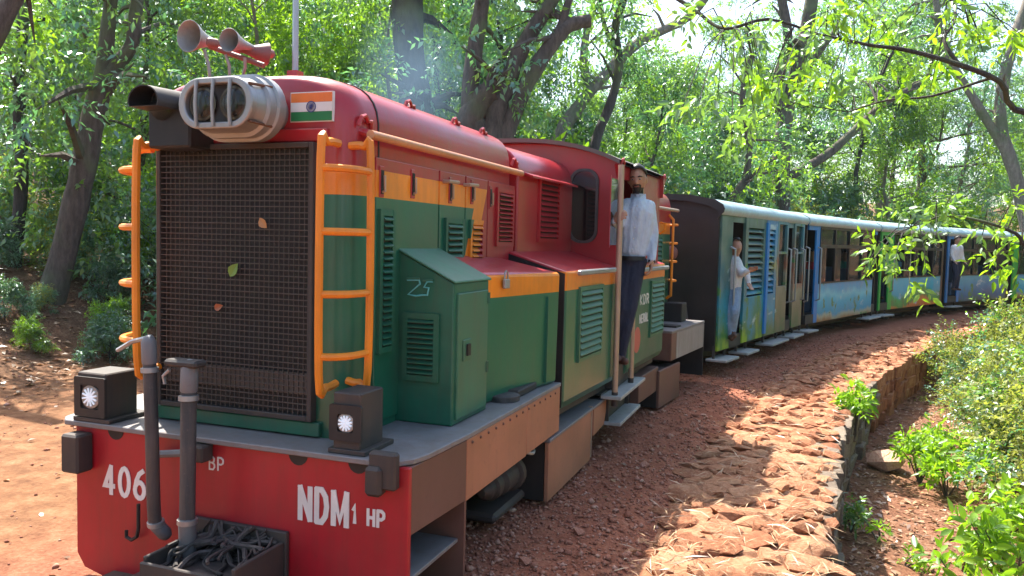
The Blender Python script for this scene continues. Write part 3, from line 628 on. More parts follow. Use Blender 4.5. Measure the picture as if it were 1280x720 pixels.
for dg in ([(509, 350), (524, 350), (525, 355), (510, 368), (520, 370), (527, 369)], [(541, 352), (534, 352), (530, 359), (536, 360), (534, 369), (527, 369)]):
    MB().tube([Y(x, y, by0-.006) for x, y in dg], .0055, 6).build('digit', 'cyan_glint', cb, True)  # cyan glint on the raised digits is put into their colour
for dg in ([(509, 348.5), (525, 348.5)], [(529, 351), (542, 350.5)]): MB().tube([Y(x, y, by0-.004) for x, y in dg], .008, 6).build('digit_top', 'green_light', cb, True)
# fuel tank bulge, padlock, things on the deck
t0, t1 = (.80, 1.16), (.985, 2.13)
zq0, zq1 = 1.545, 1.53
tk = MB().hexa([(HR-.01, t0[1], ZD+.004), (t0[0], t0[1], ZD+.004), (t0[0], t0[1], zq0), (HR-.01, t0[1], 1.66)], [(HR-.01, t1[1], ZD+.004), (t1[0]-.01, t1[1], ZD+.004), (t1[0], t1[1], zq1), (HR-.01, t1[1], 1.62)]).build('side_tank', 'tank_paint', L, bevel=.02, seg=2)
pa, pb_ = Vector((t0[0], t0[1], 0)), Vector((t1[0], t1[1], 0))
def on_tank(px, py):
    n = Vector((t1[1]-t0[1], -(t1[0]-t0[0]), 0)).normalized(); d = ray(px, py); return CP+d*((pa-CP).dot(n)/d.dot(n)), n
p, n = on_tank(629, 354)
pk = MB().box(-.028, .028, 0, .02, -.03, .025); pk.v = [p+n*(.012+v.y)+Vector((-n.y, n.x, 0))*v.x+Vector((0, 0, v.z)) for v in pk.v]; pl = pk.build('padlock', 'steel', L, bevel=.004)
MB().tube([p+n*.02+Vector((-n.y, n.x, 0))*x+Vector((0, 0, z)) for x, z in ((-.018, .02), (-.018, .06), (0, .075), (.018, .06), (.018, .02))], .005, 6).build('shackle', 'steel', pl, True)
q1, _ = on_tank(683, 400); MB().box(q1.x-.02, q1.x+.012, q1.y-.004, q1.y+.004, ZD+.03, 1.38).build('tank_seam', 'green', L)
p = Z(648, 490, ZD); fcx = MB().lathe((.86, 1.42, ZD+.004), (0, 0, 1), [(0, .10), (.03, .10), (.035, .09)], 24).build('filler_ring', 'rubber', L, True)
MB().box(.72, .93, 1.5, 1.85, ZD+.004, ZD+.05).build('deck_hatch', 'dark_metal', L, bevel=.008)
# marker lamps
def marker(px0, px1, py0, py1, y, dep):
    A, B = Y(px0, py1, y), Y(px1, py0, y); mk = empty('marker_lamp'); mk.parent = L
    MB().box(A.x, B.x, y, y+dep, ZD+.02, B.z).build('lamp_case', 'dark_metal', mk, bevel=.006)
    MB().box(A.x-.02, B.x+.03, y-.01, y+dep+.05, ZD+.003, ZD+.025).build('foot', 'dark_metal', mk, bevel=.003)
    cx, cz = A.x+(B.x-A.x)*.5, (ZD+.03+B.z)/2-.01; w = (B.x-A.x)*.4
    ring_frame(I4, rrect(cx, cz, 2*w+.05, 2*w+.05, .01), rrect(cx, cz, 2*w-.03, 2*w-.03, .01), PYf(y), -.002, .014).build('bezel', 'black', mk)
    ln = MB().lathe((cx, y-.002, cz), (0, -1, 0), [(0, w*.80), (.006, w*.78), (.009, w*.3)], 20).build('lens', 'steel', mk, True)
    for k in range(6):
        a = math.pi*k/6+.2; c, s_ = math.cos(a)*w*.62, math.sin(a)*w*.62; MB().tube([(cx-c, y-.012, cz-s_), (cx+c, y-.012, cz+s_)], .005, 5).build('led_strip', 'led', mk)
marker(97, 132, 468, 528, -.02, .20); marker(416, 451, 493, 556, .0, .20)
# brackets and holes on the beam
p = Y(108, 556, 0); MB().box(p.x-.06, p.x+.05, -.10, -.001, p.z-.12, p.z+.07).build('beam_bracket', 'dark_metal', L, bevel=.01)
p = Y(485, 592, 0); MB().box(p.x-.07, p.x+.06, -.05, -.001, p.z-.06, p.z+.10).build('beam_bracket', 'dark_metal', L, bevel=.01); MB().box(p.x-.08, p.x+.0, -.07, -.003, p.z-.09, p.z+.04).build('beam_bracket', 'dark_metal', L, bevel=.015)
for px, py in ((373, 573), (448, 577), (256, 558), (145, 541)):
    p = Y(px, py, 0); MB().prism([(p.x+.05*math.cos(a), -.003, min(p.z+.03, .764)+.05*math.sin(a)*-1) for a in [math.pi*k/8 for k in range(9)]], (0, .008, 0)).build('beam_hole', 'black', L)
# lettering on the beam
def beam_text(t, x0, y0, x1, y1, bold=.15):
    A, B = Y(x0, y1, -.002), Y(x1, y0, -.002); return brush_text(t, face_frame((A.x, -.002, A.z), (1, 0, 0), (0, 0, 1)), B.x-A.x, B.z-A.z, 'white', 'lettering', L, bold)
beam_text('406', 129, 587, 183, 618); beam_text('BP', 261, 572, 280, 587, .11); beam_text('NDM', 372, 614, 437, 651); beam_text('1', 439, 631, 447, 655, .2); beam_text('HP', 458, 638, 482, 658, .17)
# brake hoses with cocks
def hose(pts, y, r):
    P_ = [Y(a, b, y+c) for a, b, c in pts]; h = MB().tube(smooth_line(P_, 4), r, 10).build('brake_hose', 'rubber', L, True)
    for P0, P1 in ((P_[0], P_[1]), (P_[-2], P_[-1])): MB().capsule(P0.lerp(P1, -.1), P0.lerp(P1, .9), r*1.12, r*1.12).build('coupling', 'hose_grey', h, True)
    for P0, P1 in ((P_[1], P_[2]), (P_[-3], P_[-2])):
        c = P0.lerp(P1, .08 if P0 is P_[1] else .95); MB().lathe(c, P1-P0, [(-.012, r*1.05), (-.01, r*1.3), (.012, r*1.3), (.014, r*1.05)], 12).build('clamp', 'steel', h, True)
    return h
hose([(186, 430, .0), (187, 455, 0), (190, 545, -.01), (192, 625, 0), (195, 655, .02), (207, 668, .06)], -.12, .030)
hose([(237, 462, .0), (236, 490, 0), (235, 580, -.02), (234, 655, -.02), (235, 694, 0)], -.16, .034)
MB().tube([Y(147, 438, -.12), Y(165, 427, -.12), Y(190, 421, -.12)], .011, 6).build('cock_lever', 'steel', L, True)
MB().box(Y(212, 460, -.16).x, Y(252, 460, -.16).x, -.2, -.12, Y(230, 458, -.16).z, Y(230, 449, -.16).z).build('cock', 'dark_metal', L, bevel=.01)
MB().tube([Y(212, 462, -.16), Y(204, 470, -.16), Y(206, 480, -.16)], .008, 6).build('cock_lever', 'steel', L, True)
MB().tube([Y(193, 568, -.05), Y(235, 566, -.05)], .018).build('hose_bracket', 'hose_grey', L, True); MB().box(Y(240, 560, -.03).x, Y(262, 560, -.03).x, -.08, -.002, Y(250, 572, 0).z, Y(250, 552, 0).z).build('hose_bracket', 'dark_metal', L, bevel=.008)
MB().tube([Y(x, y, -.03) for x, y in ((173, 630), (173, 660), (171, 671), (164, 675), (158, 671), (158, 663))], .009, 6).build('tow_hook', 'black', L, True)
# coupler box full of cables
cb2 = empty('coupler_box'); cb2.parent = L
A, B = Y(232, 648, -.004), Y(362, 664, -.004); x0, x1 = A.x, B.x
MB().box(x0, x1, -.03, -.004, .0, B.z).build('back_plate', 'dark_metal', cb2, bevel=.004)
zb = Z(172, 690, .2).z
zf = Y(176, 702, -.37).z; xf = Y(176, 694, -.37).x; x0 = xf+.02
MB().box(x0-.02, x1-.02, -.36, -.03, .02, .05).build('tray', 'dark_metal', cb2)
for a, b, c, d, zt__ in ((x0-.02, x0, -.36, -.03, zf+.02), (x1-.03, x1-.01, -.36, -.03, zf+.04), (x0-.02, x1-.01, -.38, -.36, zf)): MB().box(a, b, c, d, .0, zt__).build('tray_side', 'dark_metal', cb2, bevel=.004)
MB().box(x0, x1-.03, -.36, -.03, .05, zf-.05).build('cable_bed', 'cable', cb2)
for i in range(60):
    a = Vector((random.uniform(x0+.05, x1-.06), -.04, random.uniform(zf-.02, zf+.09))); pts = [a]
    dirn = Vector((random.uniform(-.5, .9), random.uniform(-.9, -.2), random.uniform(-.35, .15)))
    for k in range(5):
        dirn = (dirn+Vector((random.gauss(0, .6), random.gauss(0, .55), random.gauss(-.15, .35)))).normalized(); q = pts[-1]+dirn*.07
        q.x = min(max(q.x, x0+.02), x1-.05); q.y = min(max(q.y, -.34), -.035); q.z = min(max(q.z, zf-.04), zf+.035); pts.append(q)
    MB().tube(smooth_line(pts, 4), random.choice([.004, .006, .008, .012]), 6).build('cable', 'cable', cb2, True)
# under the front unit: frame, wheels, axle box, pipe
MB().box(-.7, .45, .06, 6.9, .42, .75).build('underframe', 'black', L)
def wheelset(c, h, parent, r=.30):
    R = Matrix.Translation(c) @ Matrix.Rotation(-h, 4, 'Z')
    for sx in (-1, 1):
        w = MB(R).lathe((sx*.36, 0, r+.125-.0), (-sx, 0, 0), [(0, r-.02), (.0, r), (.075, r), (.08, r+.025), (.1, r+.025), (.1, r-.04), (.06, r-.06), (.06, .09), (.0, .08), (-.02, .06)], 28).build('wheel', 'rust', parent, True)
    MB(R).lathe((-.4, 0, r+.125), (1, 0, 0), [(0, .05), (.8, .05)], 10).build('axle', 'dark_metal', parent, True)
for y in (.85, 1.85, 4.1, 5.2, 6.4): wheelset(trk(y), head(y), L, .27)
p = X(622, 640, .80); cy_ = p.y
MB().lathe((.80, cy_-.28, .27), (0, 1, .0), [(0, .025), (.03, .04), (.05, .06), (.1, .06), (.11, .08), (.17, .08), (.18, .065), (.22, .065), (.24, .09), (.42, .09), (.43, .115), (.48, .115), (.49, .05)], 20).build('axle_motor', 'dark_metal', L, True)
MB().tube(arc((.9, cy_+.1, .45), (1.02, cy_+.15, .38), (.9, cy_+.3, .44)), .012).build('pipe_loop', 'steel', L, True)
MB().box(.55, .86, cy_-.2, cy_+.35, .06, .12).build('brake_shoe', 'dark_metal', L, bevel=.02)

# --- cab unit, turned a little into the curve
F1 = Matrix.Translation((XC, 2.42, 0)) @ Matrix.Rotation(math.radians(-3), 4, 'Z')
def P1(ax, v, px, py): return onF(F1, ax, v, px, py)
yw = (F1.inverted() @ Vector((.8, 3.6, 0))).y; CW = 1.02; TW = 1.05
hood(F1, 0, .62, .02, yw+.02, 1.0, 2.14, 2.46, .02, .02, 3.6).build('cab_nose', 'red', L, True)
nl = lvX(F1, .622, 672, 698, 222, 303, 11, 'red')
MB(F1).hexa([(.60, .1, 2.22), (.70, .1, 2.19), (.70, .1, 2.205), (.60, .1, 2.24)], [(.60, yw-.1, 2.22), (.70, yw-.1, 2.19), (.70, yw-.1, 2.205), (.60, yw-.1, 2.24)]).build('rain_strip', 'red', L)
def tank(y0, y1, nm='side_tank'):
    return MB(F1).prism([(.60, y0, .58), (TW-.03, y0, .58), (TW, y0, .64), (TW, y0, 1.535), (.60, y0, 1.665)], (0, y1-y0, 0)).build(nm, 'tank_paint', L, bevel=.012, seg=2)
yd0 = P1(0, TW, 771, 400).y; yd1 = P1(0, TW, 786, 400).y; ye = P1(0, TW, 829, 400).y
tank(-.115, yd0, 'side_tank'); MB(F1).prism([(.55, -.118, .6), (TW-.012, -.118, .6), (TW-.012, -.118, 1.52), (.55, -.118, 1.665)], (0, -.006, 0)).build('tank_front_shade', 'black', L); MB().box(-.6, .9, 2.16, 2.28, .6, 1.5).build('gap_shade', 'black', L); tank(yd1, ye)  # black sheet and block put in for the shadow in the gap
for y0, y1 in ((-.10, yd0), (yd1, ye)): MB(F1).prism([(-.60, y0, .58), (-TW, y0, .58), (-TW, y0, 1.535), (-.60, y0, 1.665)], (0, y1-y0, 0)).build('side_tank', 'tank_paint', L, bevel=.012)
lvX(F1, TW, 722, 751, 357, 447, 10, 'green_light'); lvX(F1, TW, 812, 828, 350, 418, 10, 'green_light')
for px0, px1, py in ((724, 768, 341), (797, 841, 338)):
    A, B = P1(0, TW+.03, px0, py), P1(0, TW+.03, px1, py); g = MB(F1).box(TW+.015, TW+.05, A.y, min(B.y, ye-.02), A.z-.02, A.z+.018).build('grab_ledge', 'steel', L, bevel=.008)
for a, b in (((800, 366), (811, 382)), ((799, 390), (810, 405))):
    A, B = P1(0, TW+.001, a[0], b[1]), P1(0, TW+.001, b[0], a[1]); Fm = F1 @ face_frame((TW+.001, A.y, A.z), (0, 1, 0), (0, 0, 1))
    brush_text('KDR' if a[1] < 380 else 'NERAL', Fm, B.y-A.y, B.z-A.z, 'white', 'lettering', L, .16)
p = P1(0, TW, 796, 425); MB(F1).lathe((TW, p.y, p.z), (1, 0, 0), [(0, .12), (.004, .118)], 22).build('round_mark', mat('mark_red', (.55, .12, .09), .5), L)
MB(F1).box(-.95, .95, -.12, ye, .50, .585).build('cab_floor', 'dark_metal', L)
# walls
arch = lambda x, dz=0: 2.615-.22*abs(x/1.1)**2.6+dz
def wall_poly(y, x0, x1, z0, dz=-.03, n=10): return [(x0, y, z0), (x1, y, z0)]+[(x1+(x0-x1)*k/n, y, arch(x1+(x0-x1)*k/n, dz)) for k in range(n+1)]
yr = P1(0, CW, 822, 300).y
for y in (yw, yr): MB(F1).prism(wall_poly(y, -CW, CW, 1.50), (0, .035, 0)).build('cab_end_wall', 'red', L)
MB(F1).box(-CW+.02, CW-.02, yw+.04, yw+.05, 1.5, 2.3).build('inner_lining', 'inside', L)
ypil = P1(0, CW, 773, 300).y; ypr = P1(0, CW, 789, 300).y
side = []
MB(F1).box(CW-.035, CW, yw+.036, ypil, .60, 2.39).build('door_pillar', 'red', L, bevel=.006)
MB(F1).box(CW-.035, CW, max(ypr, ypil+.55), yr, .60, 2.39).build('cab_side_wall', 'red', L, bevel=.006)
MB(F1).box(-CW, -CW+.035, yw+.036, yr, .60, 1.6).build('cab_side_wall', 'red', L); MB(F1).box(-CW, -CW+.035, yw+.036, yr, 2.2, 2.39).build('cab_side_wall', 'red', L)
MB(F1).box(CW-.035, CW-.001, yw+.036, yr, 2.28, 2.385).build('door_header', 'red', L)
A, B = P1(0, CW, 763.5, 215), P1(0, CW, 771, 300)
MB(F1).box(CW-.001, CW+.004, A.y+.01, B.y-.01, 1.72, 2.26).build('quarter_window', 'cab_glass', L); MB(F1).box(CW-.001, CW+.007, A.y-.004, A.y+.01, 1.7, 2.28).build('window_bar', 'red', L)
MB(F1).box(-.45, .45, yw+.3, yw+.7, .6, 1.45).build('control_desk', 'grey_box', L, bevel=.02)
def cab_window(u0, u1, z0, z1):
    cx, cz, w, h = (u0+u1)/2, (z0+z1)/2, abs(u1-u0), z1-z0
    fr = ring_frame(F1, rrect(cx, cz, w, h, w*.42, 8), rrect(cx, cz, w-.045, h-.045, w*.36, 8), PYf(yw), -.001, .02).build('window_frame', 'rubber', L, True)
    MB(F1).prism([(a, yw-.004, b) for a, b in rrect(cx, cz, w-.04, h-.04, w*.36, 8)], (0, -.004, 0)).build('pane', 'cab_glass', fr)
A, B = P1(1, yw, 712, 257), P1(1, yw, 748, 257); T, Bm = P1(1, yw, 730, 211), P1(1, yw, 730, 304)
cab_window(A.x, B.x, Bm.z, T.z); cab_window(-B.x, -A.x, Bm.z, T.z)
rs = [[(-1.05+2.10*k/16, y, arch(-1.05+2.10*k/16, dz)) for k in range(17)] for y, dz in ((yw-.1, 0), (yr+.16, 0), (yr+.16, -.035), (yw-.1, -.035), (yw-.1, 0))]
MB(F1).loft(rs, cap=False, closed=False).build('cab_roof', 'roof_dark', L)
MB(F1).prism([(1.0, yw-.08, 2.385), (1.0, yw-.0, 2.385), (1.0, yw+.0, 2.28)], (.03, 0, 0)).build('roof_gusset', 'red', L)
MB(F1).prism([(1.0, yr+.15, 2.42), (1.0, yr+.035, 2.42), (1.0, yr+.035, 2.2)], (.05, 0, 0)).build('roof_gusset', 'red', L)
hook(F1 @ Vector((1.04, yw+.02, 2.385))); hook(F1 @ Vector((1.04, yr+.1, 2.385)))
# door poles and steps
for a, b in (((777, 206), (768, 505)), ((792, 355), (788, 486))):
    A, B = X(*a, 1.09), X(*b, 1.09); MB().tube([A, B], .024, 10).build('door_pole', 'pipe_cream', L, True)
    MB().tube([B+Vector((0, 0, -.02)), B+Vector((0, 0, .10))], .026, 10).build('pole_socket', 'dark_metal', L, True)
A, B = X(768, 494, 1.09), X(806, 477, 1.09); y0, y1 = A.y-.06, min(B.y, A.y+1.0)
MB().box(.78, 1.16, y0, y1, A.z-.03, A.z).build('cab_step', 'tread', L, bevel=.004)
A2 = X(785, 517, 1.12); MB().box(.9, 1.14, y0+.1, y1-.1, A2.z-.03, A2.z).build('cab_step', 'tread', L, bevel=.004)
for y in (y0+.12, y1-.14): MB().box(1.0, 1.03, y, y+.03, A2.z-.02, A.z-.01).build('step_hanger', 'dark_metal', L)
MB().box(.7, 1.0, y0, y1+.5, .2, .5).build('battery_case', 'black', L, bevel=.01)
A, B = P1(0, 1.03, 801, 450), P1(0, 1.03, 823, 488)
MB(F1).box(.7, 1.02, A.y, B.y, max(B.z, .1), .46).build('air_tank_box', 'brown_dark', L, bevel=.006)
# --- rear unit
F2 = Matrix.Translation(trk(5.98)) @ Matrix.Rotation(-head(6.4), 4, 'Z')
def P2(ax, v, px, py): return onF(F2, ax, v, px, py)
RW = 1.03; yend = 1.42
MB(F2).box(-RW, RW+.004, -.06, yend, .76, .79).build('rear_deck', 'deck_grey', L, bevel=.004)
ym = P2(0, RW, 846, 425).y
MB(F2).box(RW-.03, RW, -.05, ym-.005, .46, .758).build('skirt_panel', 'brown_dark', L, bevel=.004); MB(F2).box(RW-.03, RW, ym+.005, yend, .46, .758).build('skirt_panel', 'grey_box', L, bevel=.004); MB(F2).box(.3, RW-.03, -.05, -.02, .46, .758).build('skirt_panel', 'brown_dark', L)  # shaded front and lit rear of the skirt are put into two colours
MB(F2).box(-RW, RW, yend-.02, yend+.01, .1, .78).build('rear_beam', 'black', L)
A, B = P2(0, RW+.02, 823, 480), P2(0, RW+.02, 848, 480)
MB(F2).box(RW-.0, RW+.03, A.y, B.y, .03, .42).build('lower_panel', 'brown_dark', L, bevel=.004); MB(F2).box(.5, RW-.002, A.y, B.y, .03, .40).build('sand_box', 'black', L)
hood(F2, 0, .60, .08, yend-.08, .79, 2.1, 2.42, .02, .12, 4).build('rear_hood', 'rear_paint', L, True)
MB(F2).box(-.55, .55, -.42, .1, .8, 2.3).build('dark_gap_fill', 'black', L)  # black block put in for the dark gap before the rear hood
for y0, y1 in ((.16, .48), (.56, .88)): louver(F2, 0, .601, y0, y1, 1.0, 1.84, 14, 'green')
MB(F2).tube([(.66, .05, 2.16), (.66, yend-.06, 2.16)], .02).build('handrail', 'pipe_cream', L, True)
for y in (.2, .5, .8): MB(F2).tube([(.6, y, 1.86), (.66, y, 1.9), (.66, y, 1.98), (.6, y, 2.0)], .012, 6).build('door_handle', 'orange', L, True)
rl = empty('ladder'); rl.parent = L; c0, c1 = Vector((.66, yend-.26, 0)), Vector((.5, yend+.02, 0))
for p in (c0, c1): MB(F2).tube([p+Vector((-.06, 0, 1.06)), p+Vector((0, 0, 1.1)), p+Vector((0, 0, 2.04)), p+Vector((-.06, 0, 2.1))], .018).build('ladder_post', 'orange', rl, True)
for z in (1.28, 1.52, 1.75, 1.98): MB(F2).tube(arc(c0+Vector((0, 0, z)), (c0+c1)/2+Vector((.15, .12, z)), c1+Vector((0, 0, z))), .015).build('rung', 'orange', rl, True)
MB(F2).box(.62, .85, yend-.42, yend-.2, .79, 1.02).build('marker_lamp', 'black', L, bevel=.008); MB(F2).box(.7, .98, .3, .5, .79, .81).build('deck_plate', 'black', L)
MB(F2).tube(arc((.5, yend, .6), (.6, yend+.2, .2), (.5, yend+.4, .55)), .02).build('brake_hose', 'rubber', L, True)
MB(F2).box(-.1, .1, yend, yend+.5, .45, .6).build('coupling_bar', 'rust', L)

# ------------------------------------------------------------------ coaches
def mural(name, stops, sc, seed, amp=.5, zlo=.33, zhi=2.2, tree=(.05, .22, .06)):
    """a painted landscape: bands rise from ground to sky, broken up by brushy noise"""
    m, nt, n, l, bs = nodes(name); tc = N_(nt, 'ShaderNodeTexCoord').outputs['Object']; sp = N_(nt, 'ShaderNodeSeparateXYZ'); nt.links.new(tc, sp.inputs[0])
    mp = N_(nt, 'ShaderNodeMapping'); mp.inputs['Location'].default_value = (seed, seed*2.3, seed*.7); mp.inputs['Scale'].default_value = (1, 1, .6); nt.links.new(tc, mp.inputs['Vector'])
    a = noise(nt, sc, 2, .5, mp.outputs[0]); b = noise(nt, sc*6, 5, .7, mp.outputs[0])
    z = mth(nt, 'DIVIDE', mth(nt, 'SUBTRACT', sp.outputs[2], zlo), zhi-zlo)
    v = mth(nt, 'ADD', z, mth(nt, 'ADD', mth(nt, 'MULTIPLY', mth(nt, 'SUBTRACT', a, .5), amp*2.2), mth(nt, 'MULTIPLY', mth(nt, 'SUBTRACT', b, .5), amp*.8)))
    c = ramp(nt, v, stops); mp2 = N_(nt, 'ShaderNodeMapping'); mp2.inputs['Location'].default_value = (seed*3, 1, seed); nt.links.new(tc, mp2.inputs['Vector'])
    c = mixc(nt, ramp(nt, noise(nt, 2.6, 4, .6, mp2.outputs[0]), [(.60, (0,)*3), (.64, (1,)*3)]), c, tree); mp3 = N_(nt, 'ShaderNodeMapping'); mp3.inputs['Location'].default_value = (7, seed, 2); mp3.inputs['Scale'].default_value = (1, .6, 1.6); nt.links.new(tc, mp3.inputs['Vector'])
    c = mixc(nt, ramp(nt, noise(nt, 2.2, 4, .6, mp3.outputs[0]), [(.62, (0,)*3), (.72, (1,)*3)]), c, (.45, .62, .66))
    weather(nt, bs, c, .42, .1, .08, (.2, .17, .13), 3, .05); bs.inputs['Coat Weight'].default_value = .12; bs.inputs['Coat Roughness'].default_value = .1
mural('mural_leaf', [(.02, (.28, .46, .02)), (.12, (.05, .20, .06)), (.25, (.02, .26, .38)), (.45, (.04, .14, .17)), (.62, (.12, .20, .16)), (.8, (.04, .13, .11)), (.95, (.09, .20, .18))], 1.3, 1, .4)
mural('mural_blue', [(.05, (.12, .20, .08)), (.25, (.02, .30, .46)), (.45, (.02, .18, .36)), (.6, (.34, .32, .10)), (.75, (.03, .28, .52)), (.95, (.03, .16, .40))], 1.1, 4, .4)
mural('mural_brown', [(.05, (.12, .16, .08)), (.25, (.22, .20, .12)), (.42, (.30, .28, .20)), (.55, (.30, .10, .05)), (.7, (.12, .22, .20)), (.95, (.06, .24, .32))], 1.5, 9, .4)
mural('mural_beach', [(.0, (.34, .18, .07)), (.12, (.36, .40, .30)), (.22, (.01, .32, .55)), (.5, (.02, .42, .64)), (.66, (.14, .56, .70)), (.82, (.04, .36, .62)), (.95, (.03, .30, .60))], .8, 13, .32, .33, 1.06)
mural('mural_garden', [(.0, (.55, .12, .02)), (.16, (.60, .18, .03)), (.28, (.02, .26, .05)), (.5, (.02, .36, .10)), (.62, (.02, .38, .56)), (.95, (.06, .46, .66))], .8, 21, .5, .33, 1.06)
mural('mural_dusk', [(.0, (.03, .10, .07)), (.3, (.01, .14, .34)), (.6, (.03, .26, .48)), (.95, (.08, .36, .52))], .9, 30, .4, .33, 1.06)
CL, CG, CX = 4.6, .3, 1.03
ZB, ZE = .33, 2.20
def coach(k, label, strips, sill_px, first=False):
    s0 = 8.1+k*(CL+CG); A, B = trk(s0), trk(s0+CL); h = math.atan2(B.x-A.x, B.y-A.y); ln = (B-A).length
    c = empty('passenger_coach', A, -h, label, 'coach', 'coaches of the hill train')
    F = Matrix.Translation(A) @ Matrix.Rotation(-h, 4, 'Z')
    U = lambda px, py=340: onF(F, 0, CX, px, py).y
    zz = lambda px, py: onF(F, 0, CX, px, py).z
    # roof
    prof = [(1.075, 2.17), (1.085, 2.215), (1.06, 2.27), (.95, 2.335), (.6, 2.40), (0, 2.43)]; prof = prof+[(-x, z) for x, z in prof[-2::-1]]
    inn = [(x*.975, z-.03) for x, z in prof][::-1]
    MB().loft([[(x, y, z) for x, z in prof+inn] for y in (-.05, ln+.05)]).build('roof', 'roof_pale', c, True)
    pe = [(-1.0, ZB+.0), (1.0, ZB+.0), (1.0, 2.18), (.93, 2.29), (.6, 2.365), (0, 2.395), (-.6, 2.365), (-.93, 2.29), (-1.0, 2.18)]
    MB().prism([(x, 0, z) for x, z in pe], (0, .04, 0)).build('end_wall', 'coach_black', c); MB().prism([(x, ln-.04, z) for x, z in pe], (0, .04, 0)).build('end_wall', 'coach_black', c)
    if first:
        MB().loft([[(x*1.004, y, z+.004) for x, z in prof]+[(x*.93, y, z-.08) for x, z in prof[::-1]] for y in (-.075, -.045)]).build('end_rim', 'coach_black', c)
        MB().lathe((.35, 0, 1.62), (0, -1, 0), [(0, .10), (.03, .10), (.05, .08), (.06, .03)], 18).build('tail_lamp', 'horn_red', c, True); MB().box(-.5, .2, -.02, 0, .7, 2.1).build('end_door', 'black', c, bevel=.01)
        MB().tube(arc((.6, -.05, .9), (.8, -.2, .3), (.3, -.3, .35)), .02).build('brake_hose', 'rubber', c, True)
    MB().box(-.98, .98, .05, ln-.05, .36, .50).build('floor', 'inside', c)
    MB().box(-.75, .75, .1, ln-.1, .20, .355).build('underframe', 'black', c)
    for y in (.9, ln-.9): wheelset(Vector((0, y, 0)), 0, c, .2)
    for y in (.9, ln-.9):
        for sx in (-1, 1): MB().box(sx*.62-.07, sx*.62+.07, y-.25, y+.25, .16, .36).build('axle_box', 'dark_metal', c, bevel=.02)
    # far side: panel, posts, header
    MB().box(-1.0, -.96, .04, ln-.04, ZB, 1.12).build('side_panel', strips[-1][3], c); MB().box(-1.0, -.96, .04, ln-.04, 2.02, 2.19).build('header', strips[-1][3], c)
    for i in range(6): y = .06+(ln-.12)*i/5; MB().box(-.995, -.965, y-.035, y+.035, 1.12, 2.02).build('window_post', 'coach_black', c)
    for y in np.arange(.7, ln-.6, .95): MB().box(-.9, .9, y, y+.35, .5, .85).box(-.9, .9, y+.3, y+.36, .85, 1.32).build('bench', 'seat', c, bevel=.02)
    zs, zm, zu, ztp = sill_px
    for st in strips:
        kind, a, b, mt = st[:4]; y0, y1 = max(U(a), .045), min(U(b), ln-.045)
        if y1-y0 < .02: continue
        x0, x1 = CX-.035, CX
        if kind == 'solid': MB().box(x0, x1, y0, y1, ZB, ZE-.03).build('side_panel', mt, c, bevel=.004)
        elif kind == 'open':
            MB().box(x0, x1, y0, y1, 2.06, ZE-.03).build('door_header', mt, c)
            MB().box(x0-.1, x1, y0, y1, ZB, .5).build('door_sill', 'dark_metal', c)
        elif kind == 'door':
            d = MB(); d.box(x0+.01, x1+.025, y0, y1, ZB+.02, zs); d.box(x0+.01, x1+.025, y0, y0+.08, zs, ZE-.05); d.box(x0+.01, x1+.025, y1-.08, y1, zs, ZE-.05); d.box(x0+.01, x1+.025, y0+.08, y1-.08, ztp, ZE-.05); d.box(x0+.01, x1+.024, y0+.08, y1-.08, zm, zu)
            d = d.build('door_leaf', mt, c, bevel=.004)
            for p0, p1 in ((zs, zm), (zu, ztp)): MB().box(x0+.012, x0+.02, y0+.08, y1-.08, p0, p1).build('pane', 'pane', d)
        elif kind == 'slat':
            d = MB(); d.box(x0+.01, x1+.02, y0, y1, ZB+.02, zs-.1); d.box(x0+.01, x1+.02, y0, y0+.14, zs-.1, ZE-.05); d.box(x0+.01, x1+.02, y1-.14, y1, zs-.1, ZE-.05); d.box(x0+.01, x1+.02, y0+.14, y1-.14, ztp-.1, ZE-.05)
            d = d.build('door_leaf', mt, c, bevel=.004); n = 11
            for i in range(n):
                z = zs-.1+(ztp-zs)*(i+.3)/n; MB().hexa([(x0, y0+.14, z+.05), (x0, y1-.14, z+.05), (x0, y1-.14, z+.062), (x0, y0+.14, z+.062)], [(x1+.015, y0+.14, z), (x1+.015, y1-.14, z), (x1+.015, y1-.14, z+.012), (x1+.015, y0+.14, z+.012)]).build('slat', mt, d)
        elif kind == 'win':
            MB().box(x0, x1, y0, y1, ZB, zs).build('side_panel', mt, c, bevel=.004); MB().box(x0, x1, y0, y1, ztp, ZE-.03).build('header', 'coach_black', c)
            n = st[4]; w = (y1-y0)/n
            for i in range(n):
                a_, b_ = y0+i*w, y0+(i+1)*w; f = MB()
                for q in ((a_+.002, a_+.03, zs+.002, ztp-.002), (b_-.03, b_-.002, zs+.002, ztp-.002), (a_+.03, b_-.03, zs+.002, zs+.03), (a_+.03, b_-.03, ztp-.03, ztp-.002), (a_+.03, b_-.03, zm-.005, zu+.005)): f.box(x0+.002, x1+.012, *q)
                f = f.build('window', 'coach_black', c)
                MB().box(x0+.01, x0+.016, a_+.03, b_-.03, zu, ztp-.03).build('pane', 'pane', f)
                hb = .5 if (i+k) % 3 else 1.0
                MB().box(x0+.01, x0+.016, a_+.03, a_+.03+(b_-a_-.06)*hb, zs+.03, zm).build('pane', 'pane', f)
    return c, F, U, zz
def rail_(c, U, px, z0=.75, z1=1.75):
    y = U(px); MB().tube([(CX, y, z0), (CX+.07, y, z0+.03), (CX+.07, y, z1-.03), (CX, y, z1)], .016, 7).build('grab_rail', 'steel', c, True)
